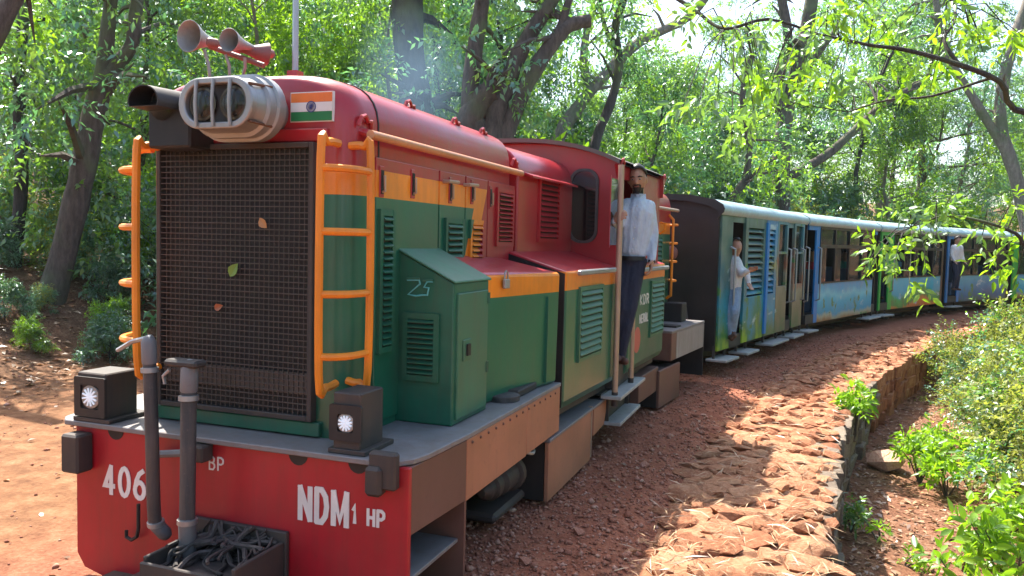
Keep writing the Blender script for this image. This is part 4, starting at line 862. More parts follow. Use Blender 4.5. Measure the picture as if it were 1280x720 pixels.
def fstep(c, U, a, b, z=.20):
    y0, y1 = U(a), U(b); s = MB().box(CX-.12, CX+.16, y0, y1, z, z+.035).build('footboard', 'tread', c, bevel=.006)
    for y in (y0+.12*(y1-y0), y1-.12*(y1-y0)): MB().box(CX-.05, CX-.02, y-.015, y+.015, z+.03, .40).build('hanger', 'dark_metal', s)
c1, Fc1, U1, z1_ = coach(0, 'first coach with black end wall and leafy painted doors', [('solid', 900, 914.5, 'mural_leaf'), ('open', 914.5, 929, 'mural_leaf'), ('slat', 929, 955, 'mural_leaf'), ('slat', 956, 969, 'mural_blue'), ('door', 969, 982, 'mural_brown'), ('open', 982, 990, 'mural_brown'), ('door', 990, 1002, 'mural_brown')], (1.10, 1.62, 1.66, 2.1), True)
for px in (912, 982.5, 990, 1000): rail_(c1, U1, px, .8, 1.72)
MB().box(CX+.0, CX+.05, U1(954), U1(956.5), .4, 2.1).build('door_edge', 'frame_blue', c1)
for a, b in ((897, 914), (925, 940), (957, 978), (984, 997)): fstep(c1, U1, a, b)
c2, Fc2, U2, z2_ = coach(1, 'second coach with blue door frame and beach scene painted below its windows', [('solid', 1003, 1007, 'frame_blue'), ('open', 1007, 1019, 'frame_blue'), ('solid', 1019, 1023.5, 'frame_blue'), ('win', 1023.5, 1091, 'mural_beach', 4), ('open', 1091, 1098, 'frame_blue')], (1.06, 1.74, 1.80, 2.12))
for px in (1006, 1021): rail_(c2, U2, px)
for a, b in ((1003, 1016), (1080, 1095)): fstep(c2, U2, a, b)
c3, Fc3, U3, z3_ = coach(2, 'third coach with bright green door frame and garden scene painted below its windows', [('solid', 1098, 1102, 'frame_green'), ('open', 1102, 1111, 'frame_green'), ('solid', 1111, 1116, 'frame_green'), ('win', 1116, 1176, 'mural_garden', 5), ('solid', 1176, 1181, 'coach_black')], (1.06, 1.74, 1.80, 2.12))
fstep(c3, U3, 1099, 1112); rail_(c3, U3, 1113)
c4, Fc4, U4, z4_ = coach(3, 'fourth coach with dusky blue lower panel behind the bushes', [('solid', 1183, 1186, 'frame_blue'), ('open', 1186, 1197, 'frame_blue'), ('solid', 1197, 1200, 'frame_blue'), ('win', 1200, 1258, 'mural_dusk', 4), ('solid', 1258, 1262, 'coach_black')], (1.06, 1.74, 1.80, 2.12)); fstep(c4, U4, 1184, 1198)
c5, Fc5, U5, z5_ = coach(4, 'last visible coach with bright green end panel among the leaves', [('solid', 1263, 1272, 'frame_green'), ('win', 1272, 1341, 'mural_beach', 4)], (1.06, 1.74, 1.80, 2.12))

# ------------------------------------------------------------------ people
def skin(name, col, rough=.5, sss=0):
    m, nt, n, l, bs = nodes(name); f = noise(nt, 9, 4, .6); l.new(mixc(nt, 1.0, col, ramp(nt, f, [(.3, (.82,)*3), (.7, (1.12,)*3)]), 'MULTIPLY'), bs.inputs['Base Color']); bs.inputs['Roughness'].default_value = rough
    if 'shirt' in name or 'trous' in name or 'jean' in name:
        tc = N_(nt, 'ShaderNodeTexCoord').outputs['Object']; mp = N_(nt, 'ShaderNodeMapping'); mp.inputs['Scale'].default_value = (1, 1, .45); mp.inputs['Rotation'].default_value = (.3, .5, 0); nt.links.new(tc, mp.inputs['Vector']); bump(nt, noise(nt, 13, 3, .55, mp.outputs[0]), bs, .7, .05)
    else: bump(nt, noise(nt, 22, 3, .5), bs, .25, .01)
skin('skin', (.42, .225, .145), .5); skin('hair', (.012, .010, .009), .5); skin('shirt_blue', (.50, .60, .72), .8); skin('trousers_navy', (.018, .024, .05), .85); skin('sandal', (.12, .05, .03), .6)
skin('shirt_white', (.66, .68, .68), .8); skin('jeans', (.25, .36, .50), .85); skin('shirt_red', (.45, .05, .06), .8); skin('shirt_teal', (.06, .32, .30), .8); skin('eye_white', (.34, .31, .29), .3); skin('shirt_sky', (.15, .42, .6), .8); skin('shirt_yellow', (.5, .36, .1), .8); skin('lip', (.26, .09, .07), .5)
def person(label, J, f, mats, vox=.012, face=False, group=None, grip=None):
    """J: joints in world space; f: direction the head faces; mats: shirt, trousers, skin, shoes, hair"""
    f = Vector(f).normalized(); up = (J['head']-J['neck']).normalized(); sd_ = f.cross(up).normalized(); f = up.cross(sd_).normalized()
    if sd_.dot(J['sr']-J['sl']) < 0: pass
    Bn = []
    def bone(a, b, ra, rb, reg): Bn.append((Vector(a), Vector(b), ra, rb, reg))
    sl, sr, hl, hr_ = J['sl'], J['sr'], J['hl'], J['hr']; ch = (sl+sr)/2; pv = (hl+hr_)/2; nk = J['neck']; hc_ = J['head']
    bone(sl, sr, .062, .062, 0); bone(ch.lerp(pv, .08), pv.lerp(ch, .15), .118, .105, 0)
    wst = lambda s_, h_: s_.lerp(ch, .25).lerp(h_, .12)
    bone(wst(sl, hl), hl.lerp(ch, .16), .095, .088, 0); bone(wst(sr, hr_), hr_.lerp(ch, .16), .095, .088, 0)
    bone(hl, hr_, .092, .092, 1); bone(nk.lerp(ch, .4), nk.lerp(ch, .15), .07, .06, 0); bone(nk, hc_-up*.05, .054, .052, 2)
    for s_ in 'lr':
        S, E_, Wr, H = J['s'+s_], J['e'+s_], J['w'+s_], J['h'+s_]; bone(S, E_, .058, .047, 0); bone(E_, Wr, .046, .037, 0); bone(Wr.lerp(E_, .02), Wr.lerp(J['m'+s_], .35), .027, .026, 2)
        K, An, T = J['k'+s_], J['a'+s_], J['t'+s_]; bone(H, K, .088, .066, 1); bone(K, An, .064, .05, 1); bone(An-Vector((0, 0, .03)), T, .038, .032, 3)
        hand(bone, Wr, J['m'+s_], J.get('n'+s_, f), J.get('curl'+s_, .35), 1 if s_ == 'r' else -1)
    rh = .985
    Bn.append((hc_, hc_, .09, .09, 2))
    bone(hc_+f*.02-up*.05, hc_+f*.055-up*.085, .052, .036, 2); bone(hc_+f*.088+up*.012, hc_+f*.106-up*.022, .010, .015, 2)
    bone(hc_+f*.08+up*.028-sd_*.03, hc_+f*.08+up*.028+sd_*.03, .013, .013, 2); bone(hc_-sd_*.077, hc_-sd_*.08-up*.03, .014, .010, 2); bone(hc_+sd_*.077, hc_+sd_*.08-up*.03, .014, .010, 2)
    bone(hc_+f*.088-up*.05-sd_*.016, hc_+f*.088-up*.05+sd_*.016, .011, .011, 2)
    m = MB(); R = Matrix((sd_, f, up)).transposed()
    for a, b, ra, rb, reg in Bn:
        if (a-b).length < 1e-5: m.ball(a, (.077, .098, .115), 14, 10, R)
        else: m.capsule(a, b, ra, rb)
    base = Vector((pv.x, pv.y, min(J['tl'].z, J['tr'].z)-.03))
    t = m.build('tmp', 'skin'); md = t.modifiers.new('r', 'REMESH'); md.mode = 'VOXEL'; md.voxel_size = vox; sm = t.modifiers.new('s', 'SMOOTH'); sm.factor = .5; sm.iterations = 3 if face else 4
    dg = bpy.context.evaluated_depsgraph_get(); dg.update(); me = bpy.data.meshes.new_from_object(t.evaluated_get(dg)); bpy.data.objects.remove(t)
    me.materials.clear()
    for x in mats: me.materials.append(M[x])
    npz = len(me.polygons); cen = np.zeros(npz*3, np.float32); me.polygons.foreach_get('center', cen); cen = cen.reshape(-1, 3).astype(float)
    best = np.full(npz, 1e9); reg = np.zeros(npz, np.int32)
    for a, b, ra, rb, rg_ in Bn:
        A, D_ = np.array(a), np.array(b-a); dd = max(D_@D_, 1e-9); t_ = np.clip(((cen-A)@D_)/dd, 0, 1); dist = np.linalg.norm(cen-A-t_[:, None]*D_, axis=1)-(ra+(rb-ra)*t_)
        k = dist < best; best[k] = dist[k]; reg[k] = rg_
    q = cen-np.array(hc_); a_, b_, c_ = q@np.array(f), q@np.array(sd_), q@np.array(up); hd_ = (reg == 2) & (np.abs(c_) < .13) & (np.linalg.norm(q, axis=1) < .15)
    if face:
        beard = hd_ & (c_ < -.034) & (c_ > -.125) & (a_ > .02) & ~((c_ > -.07) & (np.abs(b_) > .036)) & ~((np.abs(b_) < .02) & (c_ > -.06) & (c_ < -.046)) & ~((np.abs(b_) > .028) & (c_ > -.042)); reg[beard] = 4
        reg[hd_ & (np.abs(b_) < .02) & (c_ > -.06) & (c_ < -.046) & (a_ > .06)] = 5
    me.polygons.foreach_set('material_index', reg); me.polygons.foreach_set('use_smooth', np.ones(npz, bool))
    me.transform(Matrix.Translation(-base)); o = bpy.data.objects.new('person', me); COL.objects.link(o); o.location = base; tag(o, label, 'person', group)
    # hair cap
    bm = bmesh.new(); bmesh.ops.create_icosphere(bm, subdivisions=3, radius=1); rr = random.Random(3); dl = []
    for v in bm.verts:
        c = v.co; keep = c.z > .42-.55*max(0, -c.y)-.35*(abs(c.x) > .75)*(c.y < .35) and not (c.y > .45 and c.z < .55)
        if c.y < -.2 and c.z > -.45: keep = True
        if not keep: dl.append(v)
        j = 1.08+.09*rr.random()+.10*max(0, c.z)*(.4+max(0, c.y)); v.co = R @ Vector((c.x*.077*j, c.y*.098*j, c.z*.115*j))+hc_+up*.006-base
    bmesh.ops.delete(bm, geom=dl, context='VERTS'); hm = bpy.data.meshes.new('hair'); bm.to_mesh(hm); bm.free(); hm.materials.append(M['hair'])
    hm.polygons.foreach_set('use_smooth', [True]*len(hm.polygons)); ho = bpy.data.objects.new('hair', hm); COL.objects.link(ho); ho.parent = o; so = ho.modifiers.new('s', 'SOLIDIFY'); so.thickness = .012; so.offset = -1
    if face:
        T_ = Matrix.Translation(-base)
        for s_ in (-1, 1):
            e = MB(T_).ball(hc_+f*.086+up*.008+sd_*s_*.031, (.0125, .010, .0075), 10, 6, R).build('eye', 'eye_white', o, True); MB(T_).ball(hc_+f*.0945+up*.008+sd_*s_*.031, (.0058, .004, .0062), 8, 5, R).build('pupil', 'hair', e, True)
            MB(T_).tube([hc_+f*.090+up*.028+sd_*s_*.014, hc_+f*.0945+up*.034+sd_*s_*.030, hc_+f*.080+up*.026+sd_*s_*.052], [.0045, .006, .003], 6).build('eyebrow', 'hair', o, True)
    return o, base
def hand(bone, Wr, Mh, nrm, curl, side):
    d = (Mh-Wr).normalized(); n = Vector(nrm); n = (n-d*n.dot(d)).normalized(); s = d.cross(n)*side
    for i in range(4):
        kn = Wr+d*(.092-.006*abs(i-1.2))+s*((i-1.5)*.0205); bone(Wr+d*.02+s*((i-1.5)*.010), kn, .017, .0115, 2)
        p, dd = kn, d.copy(); Lf = (.036, .040, .037, .029)[i]
        for k in range(3):
            a = curl*(.7+.25*k)
            dd = (dd*math.cos(a)+n*math.sin(a)).normalized(); q = p+dd*Lf*(1, .72, .6)[k]; bone(p, q, .0098-.0008*k, .0090-.0008*k, 2); p = q
            n = (n-dd*n.dot(dd)).normalized() if abs(n.dot(dd)) < .98 else (-d)
        n = Vector(nrm); n = (n-d*n.dot(d)).normalized()
    t0 = Wr+d*.025-s*.028; t1 = t0+(d*.6-s*.55+n*.45).normalized()*.042; t2 = t1+(d*.75+n*.55).normalized()*.032; bone(Wr+d*.01-s*.012, t0, .018, .014, 2); bone(t0, t1, .0125, .011, 2); bone(t1, t2, .011, .009, 2)
V = Vector
# the driver, standing in the cab door and holding the pole
dd_ = 7.0; J = {}
for k, (px, py, dz) in dict(head=(797, 224, 0), neck=(798, 244, .03), sl=(783, 256, .03), sr=(811, 258, .02), el=(768, 291, -.1), wl=(767.5, 276, -.33), er=(817, 293, .05), wr=(814.5, 325, -.02), mr=(813, 343, -.06),
                         hl=(782.5, 327, .04), hr=(795.5, 328, .02), kl=(776, 385, -.04), kr=(787, 387, -.03), al=(768.5, 441, .05), ar=(775, 445, .0), tl=(772, 449, -.10), tr=(782, 452, -.14)).items(): J[k] = D(px, py, dd_+dz)
pole_d = (X(775, 270, 1.09)-CP).dot(FW)
J['wl'] = D(768, 277, pole_d+.06); J['ml'] = D(777, 268, pole_d-.03); J['nl'] = V((.35, .9, 0)); J['curll'] = 1.0
J['nr'] = V((-.9, -.3, 0)); J['curlr'] = .45
drv, dbase = person('bearded man in pale blue shirt and navy trousers standing in the locomotive doorway', J, V((CP.x-J['head'].x-.9, CP.y-J['head'].y, .3)), ('shirt_blue', 'trousers_navy', 'skin', 'sandal', 'hair', 'lip'), .0085, True)
T_ = Matrix.Translation(-dbase); nk = J['neck']; fw_ = (CP-nk); fw_.z = 0; fw_.normalize(); rt = V((-fw_.y, fw_.x, 0))
for s_ in (-1, 1): MB(T_).hexa([nk+fw_*.055+V((0, 0, -.045)), nk+rt*s_*.06+fw_*.03+V((0, 0, -.03)), nk+rt*s_*.058+fw_*.0+V((0, 0, .012)), nk+fw_*.065+rt*s_*.02+V((0, 0, .0))], [nk+fw_*.065+V((0, 0, -.05)), nk+rt*s_*.068+fw_*.035+V((0, 0, -.035)), nk+rt*s_*.065+V((0, 0, .014)), nk+fw_*.075+rt*s_*.022+V((0, 0, .0))]).build('collar', 'shirt_blue', drv)
pvv = (J['hl']+J['hr'])/2+V((0, 0, .035)); MB(T_).lathe(pvv-V((0, 0, .018)), (0, 0, 1), [(0, .125), (.036, .122)], 24).build('belt', 'hair', drv, True)
wv = (J['wr']-J['er']).normalized(); MB(T_).lathe(J['wr']+wv*.012, wv, [(-.012, .033), (.012, .032)], 14).build('wrist_watch', 'hair', drv, True)
for i in range(5): q = nk.lerp(pvv, .18+.17*i)+fw_*(.122-.004*i); MB(T_).ball(q, .006, 6, 4).build('button', 'shirt_white', drv)
# sill he stands on
A = D(770, 447, 7.0); MB().box(A.x-.5, A.x+.05, A.y-.25, A.y+.45, .5, min(J['tl'].z, J['tr'].z)-.028).build('door_sill', 'dark_metal', L, bevel=.006)
def simple(px, py, dep, hgt_, f, label, mats, pose='stand', group=None, vox=.02, lean=0):
    """a figure whose feet (or seat) are at the pixel, hgt_ metres tall"""
    b = D(px, py, dep); k = hgt_/1.72; f = V(f).normalized(); r = V((f.y, -f.x, 0)).normalized(); u = V((lean, 0, 1)).normalized(); J = {}
    sit = pose == 'sit'; hh = .1 if sit else .90*k
    put = lambda a, z, c=0.: b+r*a*k+u*z+f*c*k
    J['hl'], J['hr'] = put(-.08, hh), put(.08, hh); top = hh+.56*k
    J['sl'], J['sr'] = put(-.165, top-.06*k), put(.165, top-.06*k); J['neck'] = put(0, top); J['head'] = put(0, top+.15*k, .02)
    for s_, c in (('l', -1), ('r', 1)):
        J['e'+s_] = put(c*.22, top-.34*k, .02); J['w'+s_] = put(c*.2, top-.5*k if not sit else top-.42*k, .12 if not sit else .26); J['m'+s_] = J['w'+s_]+f*.05-u*.05
        if sit: J['k'+s_] = put(c*.1, hh+.02, .42); J['a'+s_] = put(c*.1, hh-.38*k, .45); J['t'+s_] = put(c*.1, hh-.43*k, .58)
        else: J['k'+s_] = put(c*.09, .47*k, .03 if c < 0 else .12); J['a'+s_] = put(c*.08, .08*k, .0); J['t'+s_] = put(c*.09, .035*k, .15)
    return J, f
J, f = simple(914.5, 425, 11.0, 1.42, (.55, -.8, 0), '', ())
for k_, (px, py, dz) in dict(head=(920, 309, 0), neck=(919, 321, 0), sl=(914, 327, .03), sr=(922, 328, -.05), er=(927, 343, -.15), wr=(935, 339, -.25), mr=(940, 337, -.28), hl=(914, 362, .03), hr=(919, 362, 0), kl=(912, 392, -.05), kr=(919, 390, -.12), al=(912, 418, .0), ar=(916, 414, 0)).items(): J[k_] = D(px, py, 11.0+dz)
J['tl'] = D(915, 424, 10.9); J['tr'] = D(919, 420, 10.88)
person('man in pale shirt and light jeans leaning out of the first coach doorway', J, f, ('shirt_white', 'jeans', 'skin', 'sandal', 'hair', 'lip'), .016)
J, f = simple(1193, 363, 21.4, 1.42, (.6, -.8, 0), '', ()); person('man in white shirt and dark trousers standing in the fourth coach doorway', J, f, ('shirt_white', 'trousers_navy', 'skin', 'sandal', 'hair', 'lip'), .02)
def sitter(F, y, lab, shirt, x=.62, z=.86):
    p = F @ V((x, y, z)); J, f = simple(640, 360, 5, 1.5, F.to_3x3() @ V((.5, -1, 0)), '', (), 'sit'); b = D(640, 360, 5)
    J = {k: v-b+p for k, v in J.items()}; person(lab, J, f, (shirt, 'trousers_navy', 'skin', 'sandal', 'hair', 'lip'), .024)
sitter(Fc2, U2(1041), 'passenger in red top seated at a second coach window', 'shirt_red'); sitter(Fc2, U2(1062), 'passenger in white top seated in the second coach', 'shirt_white', .3); sitter(Fc2, U2(1080), 'passenger in teal shirt seated at a second coach window', 'shirt_teal')
sitter(Fc3, U3(1119), 'passenger in yellow top seated at a third coach window', 'shirt_yellow'); sitter(Fc3, U3(1138), 'passenger in sky blue shirt seated at a third coach window', 'shirt_sky'); sitter(Fc4, U4(1219), 'passenger in grey white top seated at a fourth coach window', 'shirt_white')

# ------------------------------------------------------------------ vegetation
def unit(a): return a/np.maximum(np.linalg.norm(a, axis=-1, keepdims=True), 1e-9)
def leaf_quads(P, Dr, Ln, Wd, R, upb=.8):
    """folded four-point leaves"""
    n = len(P); nr = unit(R.normal(0, 1, (n, 3))+np.array([0, 0, upb*2])); s = unit(np.cross(Dr, nr)); nr = np.cross(s, Dr)
    L_, W_ = Ln[:, None], Wd[:, None]
    v = np.stack([P, P+Dr*L_*.42+s*W_*.5+nr*W_*.22, P+Dr*L_-nr*L_*.10, P+Dr*L_*.42-s*W_*.5+nr*W_*.22], 1)
    return v
def leaf_big(P, Dr, Ln, Wd, R, upb=.5):
    """six-point pointed leaves for the near sprays: two halves folded along the midrib"""
    n = len(P); nr = unit(R.normal(0, 1, (n, 3))+np.array([0, 0, upb*2])); s = unit(np.cross(Dr, nr)); nr = np.cross(s, Dr); L_, W_ = Ln[:, None], Wd[:, None]
    b = lambda t, w, h: P+Dr*L_*t+s*W_*w+nr*W_*h-np.array([0, 0, 1])*L_*.10*t*t
    return np.stack([b(0, 0, 0), b(.25, .42, .14), b(.6, .40, .14), b(1, 0, -.1), b(.6, -.40, .14), b(.25, -.42, .14), b(.45, 0, 0)], 1)
BF = np.array([[0, 1, 6], [1, 2, 6], [2, 3, 6], [3, 4, 6], [4, 5, 6], [5, 0, 6]])
def sprays(tips, R, ntw, twl, nl, ll, asp=.42, droop=.35, out=.8, fn=leaf_quads):
    """tips: (x,y,z, dx,dy,dz, radius): twigs fan out of every tip and carry leaves in two ranks; returns leaf verts and the tip index of each"""
    T = np.asarray(tips, float); n = len(T); c = np.repeat(T[:, None, :3], ntw, 1); d0 = np.repeat(T[:, None, 3:6], ntw, 1); rad = np.repeat(T[:, None, 6:7], ntw, 1)
    o = unit(R.normal(0, 1, (n, ntw, 3))); st = c+o*rad*R.uniform(.0, .75, (n, ntw, 1)); d = unit(o*out+d0*.55+R.normal(0, .35, (n, ntw, 3))+np.array([0, 0, -droop]))
    t = np.linspace(.15, 1, nl)[None, None, :, None]; tl = twl*R.uniform(.6, 1.3, (n, ntw, 1, 1))
    p = st[:, :, None]+d[:, :, None]*t*tl+np.array([0, 0, -1])*(t**2)*tl*droop*.6
    sd2 = unit(np.cross(d, R.normal(0, 1, (n, ntw, 3))))[:, :, None]*np.where(np.arange(nl) % 2, 1, -1)[None, None, :, None]
    ld = unit(d[:, :, None]*.75+sd2*.8+R.normal(0, .25, p.shape)+np.array([0, 0, -droop*.9])); k = n*ntw*nl
    L_ = ll*R.uniform(.65, 1.25, k); v = fn(p.reshape(-1, 3), ld.reshape(-1, 3), L_, L_*asp*R.uniform(.8, 1.2, k), R)
    return v, np.repeat(np.arange(n), ntw*nl), (st, d, tl)
def crown(name, V_, mi, mats, parent):
    k = V_.shape[1]; n = len(V_)
    if k == 4: F_ = np.arange(n*4).reshape(-1, 4); m_ = mi
    else: F_ = (BF[None]+np.arange(n)[:, None, None]*7).reshape(-1, 3); m_ = np.repeat(mi, 6)
    return np_mesh(name, V_.reshape(-1, 3), F_, mats, parent, False, m_)
def limb(mb, pts, r0, r1, n=8, wob=.0, rr=random, flare=1.0):
    L_ = smooth_line(pts); m_ = len(L_); rs = [(r0+(r1-r0)*i/(m_-1))*(1+(flare-1)*max(0, 1-i/3.))*(1+rr.uniform(-.08, .08)) for i in range(m_)]
    if wob: L_ = [p+V((rr.gauss(0, wob), rr.gauss(0, wob), rr.gauss(0, wob*.5)))*(0 < i < m_-1) for i, p in enumerate(L_)]
    mb.tube(L_, rs, n); return L_
def grow(seed, H, r0, nb, spread, start, rad, lean=.3, up=.45):
    """trunk, boughs and branchlets of one tree; returns the wood and the tips that carry leaves"""
    rr = random.Random(seed); mb = MB(); tips = []; a0 = rr.uniform(0, 6.28); ln = V((math.cos(a0), math.sin(a0), 0))*lean
    tr = [V((0, 0, -.15))]+[V((rr.gauss(0, .035*H*t), rr.gauss(0, .035*H*t), H*t))+ln*t*t*H*.3 for t in (.18, .36, .54, .72, .88, 1.0)]
    Lt = limb(mb, tr, r0, r0*.18, 8, .012*H*.3, rr, 1.35); m_ = len(Lt)
    for i in range(nb):
        t = start+(1-start)*(i+rr.random()*.8)/nb; p = Lt[min(int(t*(m_-1)), m_-1)]; a = i*2.4+rr.uniform(-.5, .5); el = rr.uniform(-.05, .5)+up*t
        ln_ = spread*(1.1-.55*t)*rr.uniform(.65, 1.2); d = V((math.cos(a)*math.cos(el), math.sin(a)*math.cos(el), math.sin(el))); bl = [p]; q = p
        for k in range(4): d = (d+V((rr.gauss(0, .22), rr.gauss(0, .22), rr.gauss(.05, .2)))).normalized(); q = q+d*ln_/4; bl.append(q)
        rb = r0*(1-.75*t)*.5; Lb = limb(mb, bl, rb, rb*.25, 6, 0, rr)
        for k in range(rr.randint(2, 4)):
            j = rr.randint(len(Lb)//3, len(Lb)-2); q = Lb[j]; e = (d+V((rr.gauss(0, .7), rr.gauss(0, .7), rr.gauss(.1, .45)))).normalized(); l2 = ln_*rr.uniform(.3, .6); w = [q, q+e*l2*.5+V((0, 0, rr.gauss(0, .06))), q+e*l2]
            mb.tube(w, [rb*.35, rb*.25, rb*.12], 5); tips.append((*w[2], *e, rad*rr.uniform(.7, 1.3)))
            if rr.random() < .6: tips.append((*w[1], *e, rad*rr.uniform(.6, 1.0)))
        tips.append((*bl[-1], *d, rad*rr.uniform(.8, 1.3)))
    return mb, tips
def make_tree(name, label, group, wood, mats, seed, H, r0, nb, spread, start, rad, ntw, twl, nl, ll, w=(.7, .3), asp=.42, droop=.35, cat='tree', lean=.3, up=.45):
    R = np.random.default_rng(seed); mb, tips = grow(seed, H, r0, nb, spread, start, rad, lean, up); o = empty(name, (0, 0, -200), 0, label, cat, group)
    mb.build('trunk' if cat == 'tree' else 'stem', wood, o, True); v, ti, _ = sprays(tips, R, ntw, twl, nl, ll, asp, droop); mi = (R.uniform(0, 1, len(tips)) > w[0]).astype(int)[ti]
    crown('crown' if cat == 'tree' else 'foliage', v, mi, mats, o); return o
GT = 'trees of the wood behind the train'
protos = [
 make_tree('forest_tree', 'tall airy green tree in the wood behind the train', GT, 'bark', ['leaf_forest', 'leaf_bright'], 11, 11, .17, 17, 3.0, .30, .55, 13, .55, 9, .15, (.75, 0)),
 make_tree('forest_tree', 'tall blue green tree in the wood behind the train', GT, 'bark_pale', ['leaf_blue', 'leaf_forest'], 12, 10, .14, 18, 2.7, .22, .55, 13, .5, 9, .14, (.7, 0)),
 make_tree('forest_tree', 'middling leafy tree in the wood behind the train', GT, 'bark', ['leaf_forest', 'leaf_blue'], 13, 7.5, .11, 18, 2.4, .15, .5, 13, .5, 9, .14, (.6, 0)),
 make_tree('forest_tree', 'yellow green leafy tree in the wood behind the train', GT, 'bark_pale', ['leaf_bright', 'leaf_forest'], 14, 7, .10, 16, 2.2, .15, .5, 13, .5, 9, .14, (.55, 0)),
 make_tree('forest_tree', 'low dark understorey tree in the wood behind the train', GT, 'bark_dark', ['leaf_dark', 'leaf_blue'], 15, 5, .08, 17, 1.9, .10, .45, 13, .45, 9, .13, (.6, 0)),
  make_tree('forest_tree', 'slender dark tree with a twisting bare trunk in the wood behind the train', GT, 'bark_dark', ['leaf_forest', 'leaf_blue'], 16, 12, .13, 16, 2.8, .42, .55, 13, .5, 9, .14, (.6, 0), .42, .35, 'tree', .75),
]
GS = 'undergrowth at the edge of the wood'
shr = [
 make_tree('shrub', 'dark glossy leafed shrub in the undergrowth of the wood', GS, 'bark_dark', ['leaf_dark', 'leaf_blue'], 21, 1.7, .035, 15, 1.0, .08, .28, 9, .35, 8, .11, (.6, 0), .42, .3, 'shrub'),
 make_tree('shrub', 'fresh green leafy shrub in the undergrowth of the wood', GS, 'bark', ['leaf_forest', 'leaf_bright'], 22, 1.9, .035, 14, 1.0, .08, .28, 9, .35, 8, .12, (.6, 0), .42, .3, 'shrub'),
 make_tree('shrub', 'pale blue green shrub in the undergrowth of the wood', GS, 'bark_pale', ['leaf_blue', 'leaf_grey'], 23, 1.5, .03, 15, 1.0, .06, .28, 9, .35, 8, .10, (.6, 0), .42, .3, 'shrub')]
used = set(); base_label = {o.name: (o['label'], o['group']) for o in protos+shr}
def place(o, x, y, sc, rz, label=None, group=None, sink=.05):
    c = o if o.name not in used else copy_tree(o); used.add(o.name); c.location = (x, y, hz(x, y)-sink); c.scale = (sc, sc, sc*random.uniform(.92, 1.1)); c.rotation_euler.z = rz
    if o.name in base_label: c['label'], c['group'] = base_label[o.name]
    if label: c['label'] = label
    if group: c['group'] = group
    return c
RT = random.Random(77); done = []
def gpos(px, dep): d = ray(px, 330); d = d/1.0; p = CP+d*dep; return p.x, p.y
def free(x, y, gap):
    return all((x-a)**2+(y-b)**2 > gap*gap for a, b in done)
def scatter(n, px0, px1, d0, d1, kinds, sc, dmin, gap, cap=None, lim=None):
    k = t = 0
    while k < n and t < n*40:
        t += 1; px = RT.uniform(px0, px1); dep = RT.uniform(d0, d1); x, y = gpos(px, dep); dd2, s2 = sd([x], [y])
        if -dmin < dd2[0] < (4.2 if lim is None else lim) or (dd2[0] > 0 and lim is None and s2[0] < 30 and dep < 27) or not free(x, y, gap): continue
        o, H = RT.choice(kinds); s_ = RT.uniform(*sc)
        if cap:
            top = min(cp for a, b, cp in cap if a <= px <= b) if any(a <= px <= b for a, b, cp in cap) else -999
            hmax = (312-top)/1000*dep+1.74-hz(x, y); s_ = min(s_, hmax/(H*1.12))
            if s_ < .35: continue
        c = place(o, x, y, s_, RT.uniform(0, 6.28)); done.append((x, y)); k += 1
        if lim is not None: c['label'] = c['label'].replace('in the wood behind the train', 'added out of view to green the reflections').replace('in the undergrowth of the wood', 'added out of view to green the reflections'); c['group'] = 'unseen trees and shrubs added to green the reflections'
KT = [(protos[0], 11), (protos[1], 10), (protos[2], 7.5), (protos[3], 7), (protos[4], 5)]
KS = [(shr[0], 1.7), (shr[1], 1.9), (shr[2], 1.5)]
gap_cap = [(735, 985, 92)]; KN = [(protos[5], 12)]
scatter(14, 540, 1420, 17, 33, KN, (.8, 1.1), 4.4, 1.8, gap_cap)
scatter(44, -150, 1450, 32, 60, KT[:4], (.9, 1.35), 4.5, 2.2, gap_cap)
scatter(34, 180, 1420, 19, 33, KT, (.75, 1.1), 4.2, 1.8, gap_cap)
scatter(9, -120, 200, 17, 31, KT, (.7, 1.0), 4.2, 2.2, gap_cap)
scatter(26, 1430, 2400, 24, 60, KT[:4], (.9, 1.3), 4.6, 2.4)  # out-of-view trees added so the coach panes reflect green
scatter(45, 1680, 3600, 9, 34, KS, (1.3, 2.1), 4.2, 1.1, None, 4.6)  # unseen shrubs added so the panes mirror greenery, not bare earth
scatter(16, 1950, 3600, 13, 40, KT, (.7, 1.1), 4.2, 2.0, None, 5)  # unseen trees added over the shrubs for the same reflections
scatter(5, -120, 700, 13.5, 18, KT[1:], (.65, .9), 4.8, 1.8, gap_cap)
scatter(10, -90, 330, 12.2, 16, KS, (.5, .95), 6.8, .9)
scatter(12, -90, 330, 9.5, 13, KS, (.18, .36), 5.4, .5)
for i_ in range(34):
    q_ = trk(7+i_*.85, -RT.uniform(4.0, 6.2)); place(shr[i_ % 3], q_.x, q_.y, RT.uniform(1.2, 1.9), RT.uniform(0, 6.28)); done.append((q_.x, q_.y))
scatter(30, 330, 1330, 15, 30, KS, (1.0, 1.9), 4.0, 1.0)

